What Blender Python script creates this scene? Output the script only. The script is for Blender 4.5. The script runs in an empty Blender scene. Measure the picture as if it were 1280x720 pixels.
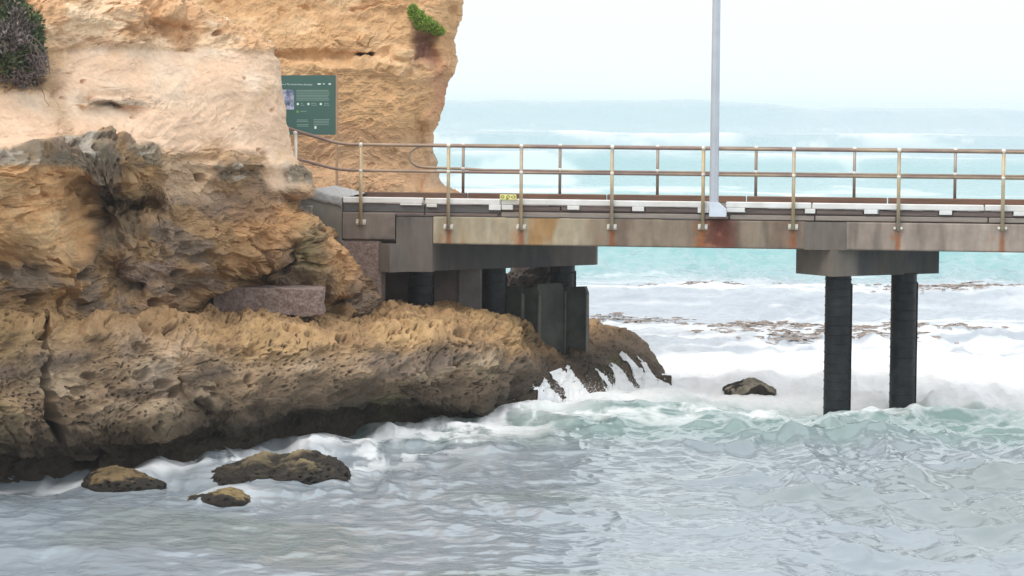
import bpy, bmesh, math, random
import numpy as np
from mathutils import Matrix, Vector, Euler

random.seed(7); RNG = np.random.default_rng(11)
SC = bpy.context.scene
COL = SC.collection
R = math.radians
FPX, H = 3575.0, 5.5
ROLL = 0.0085
PITCH = math.atan((360 - 128) / FPX)

# ------------------------------------------------------------------ camera
cam_d = bpy.data.cameras.new('camera'); cam = bpy.data.objects.new('camera', cam_d); COL.objects.link(cam)
cam_d.sensor_width = 36; cam_d.lens = FPX / 1280 * 36
cam_d.clip_start = 0.5; cam_d.clip_end = 20000
M3 = Matrix.Rotation(math.pi / 2 - PITCH, 3, 'X') @ Matrix.Rotation(ROLL, 3, 'Z')
cam.matrix_world = Matrix.Translation((0, 0, H)) @ M3.to_4x4()
SC.camera = cam
SC.render.resolution_x = 1024; SC.render.resolution_y = 576
RM = np.array(M3)

def dirs(px, py):
    """direction through a photo point, scaled so that its depth (Y) is 1"""
    px = np.asarray(px, float); py = np.asarray(py, float)
    v = np.stack([(px - 640) / FPX, (360 - py) / FPX, -np.ones(np.broadcast(px, py).shape)], -1) @ RM.T
    return v[..., 0] / v[..., 1], v[..., 2] / v[..., 1]
def at(px, py, Y):
    a, b = dirs(px, py)
    return np.stack([a * Y, Y * np.ones_like(a), H + b * Y], -1)
def pt(px, py, Y): return Vector(at(px, py, Y))
def project(P):
    v = (np.asarray(P, float) - np.array([0, 0, H])) @ RM
    return 640 + FPX * v[..., 0] / -v[..., 2], 360 - FPX * v[..., 1] / -v[..., 2]

# ------------------------------------------------------------------ numpy noise
from concurrent.futures import ThreadPoolExecutor
POOL = ThreadPoolExecutor(4)
U32 = np.uint32
def _mix(n):
    n = (n ^ (n >> U32(13))) * U32(1274126177); n = (n ^ (n >> U32(15))) * U32(2246822519); return (n ^ (n >> U32(16)))
def _u(a, k): return a.astype(np.int32).view(U32) * U32(k)
def _f(n): return (n >> U32(8)).astype(np.float32) * np.float32(1 / 16777216)
def _par(fn, x, y, z, outs):
    x, y, z = np.broadcast_arrays(np.asarray(x), np.asarray(y), np.asarray(z)); sh = x.shape
    x = np.ravel(x); y = np.ravel(y); z = np.ravel(z); n = x.size; CH = 60000
    if n <= CH: r = fn(x, y, z)
    else:
        ps = list(POOL.map(lambda i: fn(x[i:i + CH], y[i:i + CH], z[i:i + CH]), range(0, n, CH)))
        r = tuple(np.concatenate([q[k] for q in ps]) for k in range(outs))
    return [q.reshape(sh).astype(np.float64) for q in r]
def vn(x, y, z, seed=0):
    def fn(x, y, z):
        fx, fy, fz = np.floor(x), np.floor(y), np.floor(z)
        tx, ty, tz = [(a - b).astype(np.float32) for a, b in ((x, fx), (y, fy), (z, fz))]
        tx, ty, tz = [t * t * t * (t * (t * 6 - 15) + 10) for t in (tx, ty, tz)]
        X0 = _u(fx, 374761393); Y0 = _u(fy, 668265263); Z0 = _u(fz, 3266489917) + U32((seed * 1274126177) & 0xffffffff)
        X1 = X0 + U32(374761393); Y1 = Y0 + U32(668265263); Z1 = Z0 + U32(3266489917)
        def lx(Yk, Zk):
            q = Yk + Zk; a = _f(_mix(X0 + q)); b = _f(_mix(X1 + q)); return a + (b - a) * tx
        a = lx(Y0, Z0); b = lx(Y1, Z0); c = lx(Y0, Z1); d = lx(Y1, Z1)
        a = a + (b - a) * ty; c = c + (d - c) * ty
        return ((a + (c - a) * tz) * 2 - 1,)
    return _par(fn, x, y, z, 1)[0]
def fbm(x, y, z, oct=4, seed=0, gain=.5, lac=2.03):
    o = 0; a = 1; s = 0
    for i in range(oct):
        # rotate a little between octaves so the lattice never shows
        o = o + a * vn(x, y, z, seed + i * 17); s += a; a *= gain
        x, y, z = (x * .8 + z * .6) * lac + 3.1, y * lac + 7.7, (z * .8 - x * .6) * lac + 1.3
    return o / s
def ridged(x, y, z, oct=4, seed=0, gain=.5):
    o = 0; a = 1; s = 0
    for i in range(oct):
        o = o + a * (1 - 2 * np.abs(vn(x, y, z, seed + i * 31))); s += a; a *= gain
        x, y, z = (x * .8 + z * .6) * 2.07 + 5.1, y * 2.07 + 2.7, (z * .8 - x * .6) * 2.07 + 8.3
    return o / s
def worley(x, y, z, seed=0):
    def fn(x, y, z):
        fx, fy, fz = np.floor(x), np.floor(y), np.floor(z)
        rx, ry, rz = [(a - b).astype(np.float32) for a, b in ((x, fx), (y, fy), (z, fz))]
        f1 = np.full(x.shape, 9., np.float32); f2 = f1.copy(); cid = np.zeros(x.shape, np.float32)
        X0 = _u(fx, 374761393); Y0 = _u(fy, 668265263); Z0 = _u(fz, 3266489917) + U32((seed * 1274126177) & 0xffffffff)
        for i in (-1, 0, 1):
            for j in (-1, 0, 1):
                for k in (-1, 0, 1):
                    h = _mix(X0 + U32(i * 374761393 & 0xffffffff) + Y0 + U32(j * 668265263 & 0xffffffff) + Z0 + U32(k * 3266489917 & 0xffffffff))
                    h2 = _mix(h + U32(77)); s = np.float32(1 / 65536)
                    d = (i + (h & U32(65535)).astype(np.float32) * s - rx) ** 2 + (j + (h >> U32(16)).astype(np.float32) * s - ry) ** 2 + (k + (h2 & U32(65535)).astype(np.float32) * s - rz) ** 2
                    n = d < f1
                    f2 = np.where(n, f1, np.minimum(f2, d)); cid = np.where(n, (h2 >> U32(16)).astype(np.float32) * s, cid); f1 = np.where(n, d, f1)
        return np.sqrt(f1), np.sqrt(f2), cid
    return _par(fn, x, y, z, 3)
def ss(a, b, x):
    t = np.clip((x - a) / (b - a), 0, 1); return t * t * (3 - 2 * t)
def box(x, a, b, s): return ss(a - s, a + s, x) * (1 - ss(b - s, b + s, x))
def blob(x, y, cx, cy, rx, ry, p=2):
    return np.exp(-(np.abs((x - cx) / rx) ** p + np.abs((y - cy) / ry) ** p))
def mixc(c, col, m):
    return c * (1 - m[..., None]) + np.array(col)[None, None, :] * m[..., None]

# ------------------------------------------------------------------ materials
def new_mat(name):
    m = bpy.data.materials.new(name); m.use_nodes = True
    nt = m.node_tree; b = nt.nodes['Principled BSDF']; return m, nt, b
def surf_mat(name, color=None, attr=False, rough=.9, var=.25, vscale=6, bump=.3, bscale=20, bdist=.02, metal=0, stretch=(1, 1, 1), tint=None, spec=None, fine=None):
    m, nt, b = new_mat(name); N = nt.nodes; L = nt.links
    tc = N.new('ShaderNodeTexCoord'); mp = N.new('ShaderNodeMapping'); mp.inputs['Scale'].default_value = stretch
    L.new(tc.outputs['Object'], mp.inputs['Vector'])
    n1 = N.new('ShaderNodeTexNoise'); n1.inputs['Scale'].default_value = vscale; n1.inputs['Detail'].default_value = 8; n1.inputs['Roughness'].default_value = .65
    L.new(mp.outputs['Vector'], n1.inputs['Vector'])
    mr = N.new('ShaderNodeMapRange'); mr.inputs['From Min'].default_value = .25; mr.inputs['From Max'].default_value = .75
    mr.inputs['To Min'].default_value = 1 - var; mr.inputs['To Max'].default_value = 1 + var
    L.new(n1.outputs['Fac'], mr.inputs['Value'])
    vm = N.new('ShaderNodeVectorMath'); vm.operation = 'SCALE'
    L.new(mr.outputs['Result'], vm.inputs['Scale'])
    if attr:
        a = N.new('ShaderNodeAttribute'); a.attribute_name = 'Col'; L.new(a.outputs['Color'], vm.inputs[0])
    elif tint:
        n3 = N.new('ShaderNodeTexNoise'); n3.inputs['Scale'].default_value = vscale * .4; n3.inputs['Detail'].default_value = 5
        L.new(mp.outputs['Vector'], n3.inputs['Vector'])
        mx = N.new('ShaderNodeValToRGB'); mx.color_ramp.elements[0].position = .4; mx.color_ramp.elements[1].position = .62
        mx.color_ramp.elements[0].color = (*color, 1); mx.color_ramp.elements[1].color = (*tint, 1)
        L.new(n3.outputs['Fac'], mx.inputs['Fac']); L.new(mx.outputs['Color'], vm.inputs[0])
    else:
        vm.inputs[0].default_value = color
    L.new(vm.outputs[0], b.inputs['Base Color'])
    b.inputs['Roughness'].default_value = rough; b.inputs['Metallic'].default_value = metal
    if spec is not None: b.inputs['Specular IOR Level'].default_value = spec
    if bump:
        n2 = N.new('ShaderNodeTexNoise'); n2.inputs['Scale'].default_value = bscale; n2.inputs['Detail'].default_value = 6; n2.inputs['Roughness'].default_value = .7
        L.new(tc.outputs['Object'], n2.inputs['Vector'])
        bp = N.new('ShaderNodeBump'); bp.inputs['Strength'].default_value = bump; bp.inputs['Distance'].default_value = bdist
        L.new(n2.outputs['Fac'], bp.inputs['Height']); L.new(bp.outputs['Normal'], b.inputs['Normal'])
    return m

M = {}
M['rock'] = surf_mat('weathered sandstone', attr=True, rough=.95, var=.16, vscale=9, bump=.6, bscale=28, bdist=.03, spec=.2)
M['farrock'] = surf_mat('bedded sandstone', attr=True, rough=.95, var=.14, vscale=7, bump=.5, bscale=20, bdist=.03, spec=.2)
M['concrete'] = surf_mat('stained concrete', attr=True, rough=.85, var=.24, vscale=5, bump=.3, bscale=40, bdist=.006, stretch=(1, 1, .3), spec=.3)
M['wall'] = surf_mat('brown concrete', (.14, .10, .088), rough=.85, var=.25, vscale=3, tint=(.09, .07, .065), bump=.2, bdist=.006)
M['wall_grey'] = surf_mat('dark grey concrete', (.16, .145, .135), rough=.85, var=.25, vscale=3, tint=(.11, .10, .095), bump=.2, bdist=.006)
M['grey_concrete'] = surf_mat('grey concrete', (.24, .225, .20), rough=.9, var=.2, vscale=3, tint=(.19, .17, .145), bump=.3, bdist=.01)
M['cement'] = surf_mat('pale cement', (.42, .42, .42), rough=.95, var=.3, vscale=12, bump=.7, bscale=30, bdist=.03)
M['aggregate'] = surf_mat('pink aggregate', (.27, .19, .165), rough=.95, var=.55, vscale=22, bump=1, bscale=26, bdist=.05, tint=(.35, .27, .24))
M['timber'] = surf_mat('weathered timber', (.20, .15, .13), rough=.9, var=.35, vscale=6, stretch=(.5, 1, 14), tint=(.13, .10, .095), bump=.3, bdist=.01)
M['timber_grey'] = surf_mat('grey timber', (.12, .115, .115), rough=.9, var=.35, vscale=6, stretch=(.5, 1, 14), bump=.3, bdist=.01)
M['timber_pale'] = surf_mat('bleached timber', (.29, .25, .22), rough=.9, var=.3, vscale=6, stretch=(.5, 1, 12), bump=.3, bdist=.01)
M['timber_red'] = surf_mat('red brown timber', (.21, .115, .075), rough=.9, var=.4, vscale=2, stretch=(.6, 1, 6), tint=(.15, .10, .08), bump=.3, bdist=.01)
M['white'] = surf_mat('worn white paint', (.80, .80, .80), rough=.7, var=.12, vscale=4, tint=(.70, .69, .66), bump=.2, bdist=.006)
M['pile'] = surf_mat('black wrapped pile', (.008, .010, .013), rough=.5, var=.5, vscale=5, tint=(.018, .022, .025), bump=.3, bdist=.01, spec=.25)
M['slab'] = surf_mat('dark slab', (.045, .050, .047), rough=.8, var=.4, vscale=3, tint=(.08, .083, .072), bump=.3, bdist=.012)
M['slab_edge'] = surf_mat('slab edge', (.13, .12, .105), rough=.8, var=.3)
M['rail'] = surf_mat('galvanised rail', (.24, .17, .15), rough=.55, var=.3, vscale=2.5, tint=(.36, .27, .19), bump=.1, metal=.35, bdist=.003)
M['post'] = surf_mat('rusting post', (.55, .43, .25), rough=.55, var=.25, vscale=3, tint=(.42, .36, .29), bump=.1, metal=.3, bdist=.003)
M['post_far'] = surf_mat('grey post', (.36, .32, .28), rough=.5, var=.25, vscale=3, tint=(.30, .23, .17), bump=.1, metal=.35, bdist=.003)
M['galv'] = surf_mat('bright fitting', (.72, .70, .64), rough=.45, var=.2, metal=.3, bump=0)
M['pole'] = surf_mat('galvanised pole', (.50, .54, .60), rough=.5, var=.12, vscale=3, metal=.25, bump=.1, bdist=.003)
M['gusset'] = surf_mat('white steel', (.66, .72, .82), rough=.6, var=.1, bump=.1, bdist=.003)
M['sign'] = surf_mat('sign green', (.052, .128, .108), rough=.5, var=.05, bump=0)
M['ink'] = surf_mat('sign white', (.75, .85, .80), rough=.6, var=.03, bump=0)
M['ink_dim'] = surf_mat('sign small print', (.20, .31, .27), rough=.6, var=.03, bump=0)
M['ink_green'] = surf_mat('sign green mark', (.12, .35, .10), rough=.6, var=.03, bump=0)
M['map'] = surf_mat('sign map', (.10, .14, .22), rough=.6, var=.9, vscale=14, tint=(.42, .42, .55), bump=0)
M['signpost'] = surf_mat('tan sign post', (.40, .25, .15), rough=.7, var=.2, bump=.1, bdist=.003)
M['yellow'] = surf_mat('yellow plate', (.82, .80, .34), rough=.5, var=.05, bump=0)
M['olive'] = surf_mat('olive marks', (.24, .23, .02), rough=.6, var=.1, bump=0)
M['leaf'] = surf_mat('shrub leaf', attr=True, rough=.75, var=.3, vscale=5, bump=0)
M['twig'] = surf_mat('dry twig', (.11, .08, .07), rough=.9, var=.3, bump=0)
M['weed'] = surf_mat('brown seaweed', (.25, .20, .17), rough=.5, var=.4, vscale=8, bump=.3)
M['whitewater'] = surf_mat('white water', (.86, .88, .90), rough=.85, var=.06, bump=.5, bscale=14, bdist=.04)

# ------------------------------------------------------------------ object helpers
def tag(o, label=None, cat=None, group=None, kind=None):
    if label: o['label'] = label
    if cat: o['category'] = cat
    if group: o['group'] = group
    if kind: o['kind'] = kind
    return o
def empty(name, loc, label=None, cat=None, group=None):
    o = bpy.data.objects.new(name, None); COL.objects.link(o); o.location = loc; o.empty_display_size = .3
    return tag(o, label, cat, group)
def link(name, me, mat, parent=None):
    o = bpy.data.objects.new(name, me); COL.objects.link(o)
    if mat is not None and not me.materials: me.materials.append(mat)
    if parent is not None:
        o.parent = parent; o.matrix_parent_inverse = Matrix.Translation(parent.location).inverted()
    return o
def bm_obj(name, bm, mat, parent=None, smooth=False):
    me = bpy.data.meshes.new(name); bmesh.ops.recalc_face_normals(bm, faces=bm.faces[:]); bm.to_mesh(me); bm.free()
    if smooth: me.polygons.foreach_set('use_smooth', [True] * len(me.polygons))
    return link(name, me, mat, parent)
def grid_mesh(name, P, col=None, smooth=True, mask=None, attrs=None, gain=1.0):
    r, c, _ = P.shape
    idx = np.arange(r * c).reshape(r, c)
    f = np.stack([idx[:-1, :-1], idx[:-1, 1:], idx[1:, 1:], idx[1:, :-1]], -1)
    f = f[mask] if mask is not None else f.reshape(-1, 4)
    if mask is not None:
        used, inv = np.unique(f, return_inverse=True); f = inv.reshape(-1, 4)
    else: used = np.arange(r * c)
    V = P.reshape(-1, 3)[used]
    me = bpy.data.meshes.new(name)
    me.vertices.add(len(V)); me.vertices.foreach_set('co', V.astype(np.float32).ravel())
    n = len(f); me.loops.add(n * 4); me.polygons.add(n)
    me.loops.foreach_set('vertex_index', f.astype(np.int32).ravel())
    me.polygons.foreach_set('loop_start', np.arange(0, n * 4, 4, dtype=np.int32))
    me.polygons.foreach_set('use_smooth', np.full(n, smooth))
    me.update(calc_edges=True)
    if col is not None:
        a = me.color_attributes.new('Col', 'FLOAT_COLOR', 'POINT')
        C4 = np.ones((len(V), 4), np.float32); C4[:, :3] = np.clip(col.reshape(-1, 3)[used] * gain, .002, .92)
        a.data.foreach_set('color', C4.ravel())
    for k, v in (attrs or {}).items():
        a = me.attributes.new(k, 'FLOAT', 'POINT'); a.data.foreach_set('value', v.reshape(-1)[used].astype(np.float32))
    return me
def normals(P, flip=True):
    du = np.gradient(P, axis=1); dv = np.gradient(P, axis=0)
    n = np.cross(du, dv); n /= np.linalg.norm(n, axis=-1, keepdims=True) + 1e-9
    return n
def soft_normals(P, k):
    """broad facing direction, so the relief never folds over itself"""
    Q = P[::4, ::4]; Q = blur(blur(Q, k, 0), k, 1); n = normals(Q)
    r = np.arange(P.shape[0]) / 4.0; c = np.arange(P.shape[1]) / 4.0
    r0 = np.clip(r.astype(int), 0, n.shape[0] - 2); c0 = np.clip(c.astype(int), 0, n.shape[1] - 2); tr = np.clip(r - r0, 0, 1)[:, None, None]; tc_ = np.clip(c - c0, 0, 1)[None, :, None]
    m = (n[r0][:, c0] * (1 - tr) + n[r0 + 1][:, c0] * tr) * (1 - tc_) + (n[r0][:, c0 + 1] * (1 - tr) + n[r0 + 1][:, c0 + 1] * tr) * tc_
    return m / (np.linalg.norm(m, axis=-1, keepdims=True) + 1e-9)
def blur(A, k, axis):
    if k < 1: return A
    ker = np.exp(-np.linspace(-2, 2, 2 * k + 1) ** 2); ker /= ker.sum()
    pad = [(0, 0)] * A.ndim; pad[axis] = (k, k); B = np.pad(A, pad, mode='edge'); out = 0
    for i, w in enumerate(ker):
        sl = [slice(None)] * A.ndim; sl[axis] = slice(i, i + A.shape[axis]); out = out + w * B[tuple(sl)]
    return out
def table(xs, ys, T, x, y):
    """smooth bilinear lookup"""
    T = np.array(T, float); xs = np.array(xs, float); ys = np.array(ys, float)
    i = np.clip(np.searchsorted(xs, x, side='right') - 1, 0, len(xs) - 2); j = np.clip(np.searchsorted(ys, y, side='right') - 1, 0, len(ys) - 2)
    tx = np.clip((x - xs[i]) / (xs[i + 1] - xs[i]), 0, 1); ty = np.clip((y - ys[j]) / (ys[j + 1] - ys[j]), 0, 1)
    ty = ty * .5 + .5 * ty * ty * (3 - 2 * ty)
    return (T[j, i] * (1 - tx) + T[j, i + 1] * tx) * (1 - ty) + (T[j + 1, i] * (1 - tx) + T[j + 1, i + 1] * tx) * ty
def pathdist(px, py, pts):
    """distance to a polyline in photo pixels, and width interpolated along it"""
    best = np.full(px.shape, 1e9); wd = np.zeros(px.shape)
    for (x0, y0, w0), (x1, y1, w1) in zip(pts[:-1], pts[1:]):
        dx, dy = x1 - x0, y1 - y0; t = np.clip(((px - x0) * dx + (py - y0) * dy) / (dx * dx + dy * dy), 0, 1)
        d = np.hypot(px - x0 - t * dx, py - y0 - t * dy); m = d < best
        best = np.where(m, d, best); wd = np.where(m, w0 + (w1 - w0) * t, wd)
    return best, wd
CRACK = [(60, 322, 4), (65, 350, 5), (67, 378, 6), (55, 402, 9), (58, 425, 8), (60, 445, 6), (56, 480, 9), (60, 505, 16), (70, 535, 13), (72, 548, 4)]

def relief(P, n, crumb, smoothz, pits, strata, seed=0):
    """rock relief in metres along the normal, from world position; also how much a point is pit floor"""
    x, y, z = P[..., 0], P[..., 1] * .28, P[..., 2]
    wx = fbm(x * .9, y * .9, z * .9, 4, seed + 3) * .6; wy = fbm(x * 2.6, y * 2.6, z * 2.6, 4, seed + 4, .6) * .3
    big = fbm(x * .6 + wx, y * .6, z * .9 + wx, 5, seed + 1, .55)
    st = ridged(x * .45 + wx, y * .45, z * 2.9 + wx * 2, 5, seed + 7, .55)
    cr = ridged(x * 1.5 + wy * 2, y * 1.5, z * 2.0 + wy * 2, 5, seed + 11, .55)
    # beds: each one swells upward and then steps back
    q = z * 1.25 + x * .12 + wx * 1.6 + wy * .8; fr = q - np.floor(q); m1 = ss(-.15, .35, fbm(x * .8, y * .8, z * 1.2, 3, seed + 51))
    q2 = z * 4.2 - x * .3 + wx * 3 + wy * 3; fr2 = q2 - np.floor(q2); m2 = ss(-.05, .3, fbm(x * 1.6, y * 1.6, z * 2, 3, seed + 52))
    saw = fr ** 1.6 * (1 - ss(.93, 1, fr)); saw2 = fr2 ** 1.6 * (1 - ss(.88, 1, fr2))
    f1, f2, cid = worley(x * 1.5 + wx + wy * 2, y * 1.5, z * 2.3 + wx - wy * 2, seed + 15)
    edge = ss(.0, .10, f2 - f1)
    d = big * (.30 * crumb + .05 * smoothz + .1) + st * (.10 * strata) + cr * (.13 * crumb + .012)
    d = d + (cid - .5) * edge * .22 * crumb * ss(-.3, .2, big + wx) - (1 - edge) * .06 * crumb * ss(-.3, .2, big + wx)
    d = d + saw * m1 * (.20 * crumb + .04 * strata) + saw2 * m2 * (.07 * crumb + .03 * strata)
    # small dark sockets where chunks dropped out
    f1, f2, cid = worley(x * 2.4 + wy, y * 2.4, z * 3.2 - wy, seed + 17)
    sock = (1 - ss(.16, .32, f1)) * ss(.60, .66, cid); d = d - sock * .22 * crumb
    reg = ss(-.25, .25, fbm(x * 1.1, y * 1.1, z * 1.4, 3, seed + 22))
    wz_ = fbm(x * 9, y * 9, z * 9, 2, seed + 23) * .5
    f1, f2, cid = worley(x * 8.5 + wz_, y * 8.5, z * 9.5 + wz_, seed + 25)
    hole = (1 - ss(.18, .34, f1)) * ss(.35, .42, cid) * (.25 + .75 * reg)
    d = d - hole * (.10 * pits + .012 * crumb)
    f1b, _, cb = worley(x * 17 + wz_, y * 17, z * 17 - wz_, seed + 35)
    hole2 = (1 - ss(.22, .42, f1b)) * ss(.42, .5, cb) * (1 - .4 * reg)
    d = d - hole2 * (.04 * pits + .008 * crumb)
    d = d + fbm(x * 8, y * 8, z * 8, 4, seed + 41, .6) * (.022 * pits + .035 * crumb + .005)
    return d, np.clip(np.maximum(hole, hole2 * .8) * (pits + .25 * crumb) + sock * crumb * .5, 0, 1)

# ------------------------------------------------------------------ near cliff
def near_cliff():
    nr, nc, nb = 800, 760, 50
    py1 = np.concatenate([np.linspace(-130, -4, 40), np.linspace(-3, 425, nr - 40)])
    S = np.interp(py1, [-130, -60, 0, 20, 40, 58, 75, 100, 140, 170, 195, 215, 232, 250, 266, 278, 300, 320, 340, 355, 375, 400, 425],
                       [60, 130, 205, 252, 292, 328, 344, 350, 355, 359, 366, 384, 388, 371, 370, 394, 412, 428, 436, 445, 456, 466, 474])
    t = np.concatenate([np.linspace(0, 1, nc), 1 + np.linspace(.02, 1, nb)])
    T, PY = np.meshgrid(t, py1); SS = S[:, None]
    L0 = -170
    PX = np.where(T <= 1, L0 + (SS - L0) * T, SS - 8 * (T - 1))
    Yb = np.interp(PX, [-170, -80, 0, 60, 110, 160, 210, 260, 310, 360, 400, 450, 480], [38.5, 40, 41.6, 42.5, 43.1, 43.8, 44.6, 45.7, 46.8, 48, 49, 50.2, 50.8])
    off = table([-80, 40, 100, 160, 230, 320, 400, 470], [-130, -70, 0, 60, 120, 175, 190, 206, 222, 250, 290, 335, 370, 425],
        [[6.5, 6.5, 6.6, 6.8, 6.5, 5.5, 5, 5],
         [4.9, 4.9, 5, 5.2, 5, 4.2, 4, 4],
         [3.3, 3.4, 3.5, 3.9, 4, 3.3, 3, 3],
         [2.2, 2.3, 2.5, 2.8, 2.9, 2.3, 2, 2],
         [1.3, 1.4, 1.5, 1.8, 1.9, 1.5, 1.2, 1.2],
         [.6, .6, .7, .8, 1.1, .9, .9, .9],
         [-.5, -.5, -.4, -.4, .7, .6, .7, .7],
         [-.6, -.5, -.2, -.4, .6, .3, .4, .4],
         [-.5, -.5, .5, .6, .7, .7, .3, .3],
         [-.5, -.5, 1.0, 1.1, .7, .5, .3, .2],
         [-.7, -.7, .9, .9, .4, .2, -.1, 0],
         [.3, .2, .6, .7, .3, .7, -.5, 0],
         [.4, .3, .5, .5, .2, .9, .5, .3],
         [.1, 0, 0, 0, 0, .5, .8, .8]], PX, PY)
    # real hollows and knobs
    wx = 26 * fbm(PX / 45, PY / 45, PX * 0, 4, 91, .6); wy = 18 * fbm(PX / 40, PY / 40, PX * 0 + 5, 4, 92, .6)
    qx, qy = PX + wx, PY + wy
    off += 1.0 * blob(qx, qy, 150, 262, 42, 18, 3) + .7 * blob(qx, qy, 118, 246, 26, 34, 3)
    off += .55 * blob(qx, qy, 140, 345, 26, 26, 3)
    off += .8 * blob(qx, qy, 308, 346, 34, 15, 3) + 1.0 * blob(PX, PY, 424, 373, 22, 11, 4) + 1.0 * blob(PX, PY, 326, 380, 94, 21, 6)
    off -= .35 * blob(qx, qy, 165, 200, 34, 15, 3) + .45 * blob(qx, qy, 300, 214, 26, 16, 3) + .30 * blob(qx, qy, 370, 222, 14, 18, 3)
    off -= .45 * blob(qx, qy, 250, 18, 70, 14, 3) - .25 * blob(qx, qy, 240, 46, 60, 8, 3) + .45 * blob(qx, qy, 60, 28, 26, 20, 3)
    off -= .38 * blob(PX + 10 * vn(PX / 14, PY / 14, PX * 0, 97), PY + (PX - 150) * -.04 + 5 * vn(PX / 16, PY / 16, PX * 0, 96), 140, 128, 46, 4, 4) + .25 * blob(PX, PY, 110, 24, 40, 10, 3)
    off -= .30 * blob(qx, qy, 280, 320, 30, 18) + .25 * blob(qx, qy, 235, 330, 24, 16) - .25 * blob(qx, qy, 320, 285, 18, 14)
    off -= .35 * blob(qx, qy, 380, 300, 22, 16, 3) - .3 * blob(qx, qy, 352, 318, 8, 22, 3)
    off += .35 * blob(PX, PY, 220, 389, 8, 3.5, 3) 
    Y = Yb + off
    tw = np.clip((T - .86) / .14, 0, 1)
    Y = Y + np.where(T <= 1, 1.7 * (1 - np.sqrt(np.clip(1 - tw ** 2.4, 0, 1))), 1.7 + 5.5 * (T - 1))
    P = at(PX, PY, 1.0) * 0 + 0
    a, b = dirs(PX, PY)
    P = np.stack([a * Y, Y, H + b * Y], -1)
    P = blur(blur(P, 4, 0), 4, 1)
    n = soft_normals(P, 8)
    if (n[..., 1].mean() > 0): n = -n
    n[..., 2] *= .3; n /= np.linalg.norm(n, axis=-1, keepdims=True)
    x, y, z = P[..., 0], P[..., 1] * .28, P[..., 2]
    wob = fbm(x * 1.2, y * 1.2, z * 1.2, 4, 55)
    pyw = PY + wob * 16; pxw = PX + wob * 22
    cream = box(pyw, 62, 186, 8) * ss(55, 110, pxw) ; cream = np.maximum(cream, box(pyw, 120, 186, 6) * (1 - ss(55, 110, pxw)))
    cream = np.maximum(cream, ss(318, 335, pxw) * box(pyw, 60, 232, 8))
    top = 1 - ss(54, 66, pyw)
    lip = box(PY + wob * 8, 184, 206, 5) * (1 - ss(196, 210, PX + wob * 20)) + box(PY + wob * 8, 203, 228, 5) * (box(PX + wob * 20, 268, 322, 8) + ss(350, 364, PX + wob * 8))
    lip = np.clip(lip, 0, 1)
    orL = box(pyw, 205, 325, 8) * (1 - ss(96, 110, pxw))
    crumb_ = np.clip(1 - cream * .93 - orL * .45 - top * .25, .07, 1)
    crumb = np.clip(crumb_ * (1 - .45 * lip) + lip * .15 + blob(PX, PY, 150, 128, 45, 8, 4) * .7, 0, 1); pits = ss(375, 400, pyw) * .9
    
    d, hol = relief(P, n, crumb, cream, pits + lip * .5, (.35 + .65 * top + .5 * lip) * (1 - .8 * cream), 100)
    f1, _, cb = worley(x * 3.2, y * 3.2, z * 3.6, 131); d = d - cream * (1 - ss(.06, .16, f1)) * ss(.5, .6, cb) * .09
    # runnels on the smooth slope, leaning down to the right
    run = ridged((x * 1.0 - z * .55) * 1.6, y * .4, (z + x * .4) * .35, 3, 61)
    d = d + cream * run * .035 * (.3 + ss(120, 150, PY))
    dist, wd = pathdist(PX + 3 * vn(PX / 9, PY / 9, PX * 0, 3), PY, CRACK)
    d = d - 1.8 * (1 - ss(wd * .3, wd * .62, dist)) * (PY > 318)
    P = P + n * d[..., None]
    # colour zones of the stone, ending with painted shade on the pit floors
    c = np.zeros(P.shape) + np.array([.31, .20, .105])
    n1 = fbm(x * 1.6, y * 1.6, z * 2.2, 5, 71); n2 = fbm(x * .7, y * .7, z * 1.6, 4, 72); n3 = fbm(x * 5, y * 5, z * 7, 4, 73)
    c = mixc(c, [.42, .26, .125], ss(.0, .4, n1)); c = mixc(c, [.24, .165, .115], ss(.05, .45, n2) * .8)
    c = mixc(c, [.22, .165, .14], blob(qx, qy, 190, 330, 60, 44) * ss(-.3, .3, n1) * .85); c = mixc(c, [.13, .10, .07], ss(.38, .60, np.clip(blob(qx, qy, 130, 262, 38, 46, 3) + blob(qx, qy, 95, 330, 22, 30, 3), 0, 1) + .5 * n3 + .25 * n1) * .7)  # second mix darkens the hollow below the lip and one spot under it
    c = mixc(c, [.17, .14, .12], ss(.12, .34, fbm(x * 1.1 + 4, y, z * 1.3, 5, 74, .6)) * .65 * (1 - cream) * (1 - top))
    c = mixc(c, [.46, .255, .12], np.clip(blob(qx, qy, 330, 285, 50, 40) + blob(qx, qy, 440, 320, 40, 34), 0, 1) * .75)
    c = mixc(c, [.20, .17, .085], blob(qx, qy, 372, 316, 20, 26) * .7)
    c = mixc(c, [.50, .29, .135], orL * .9); c = mixc(c, [.60, .42, .24], orL * ss(.1, .5, n1) * .6)
    c = mixc(c, [.56, .345, .19], top); c = mixc(c, [.66, .50, .34], top * ss(.0, .35, n1 + .3 * n3) * .85); c = mixc(c, [.46, .22, .11], top * ss(.15, .5, n2) * .7)
    cr_c = np.zeros(P.shape) + np.array([.66, .465, .325])
    cr_c = mixc(cr_c, [.70, .54, .40], ss(-.1, .5, n1)); cr_c = mixc(cr_c, [.58, .38, .215], ss(.1, .5, fbm((x - z * .5) * 1.8, y, (z + x * .4) * .6, 4, 77)) * .7)
    cr_c = mixc(cr_c, [.50, .42, .34], ss(.25, .5, fbm(x * 2.4, y, z * .9, 4, 78)) * .5 * ss(300, 350, PX))
    c = c * (1 - cream[..., None]) + cr_c * cream[..., None]
    c = mixc(c, [.60, .44, .31], box(PY, 196, 250, 10) * box(PX, 205, 280, 14) * .6)
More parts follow.
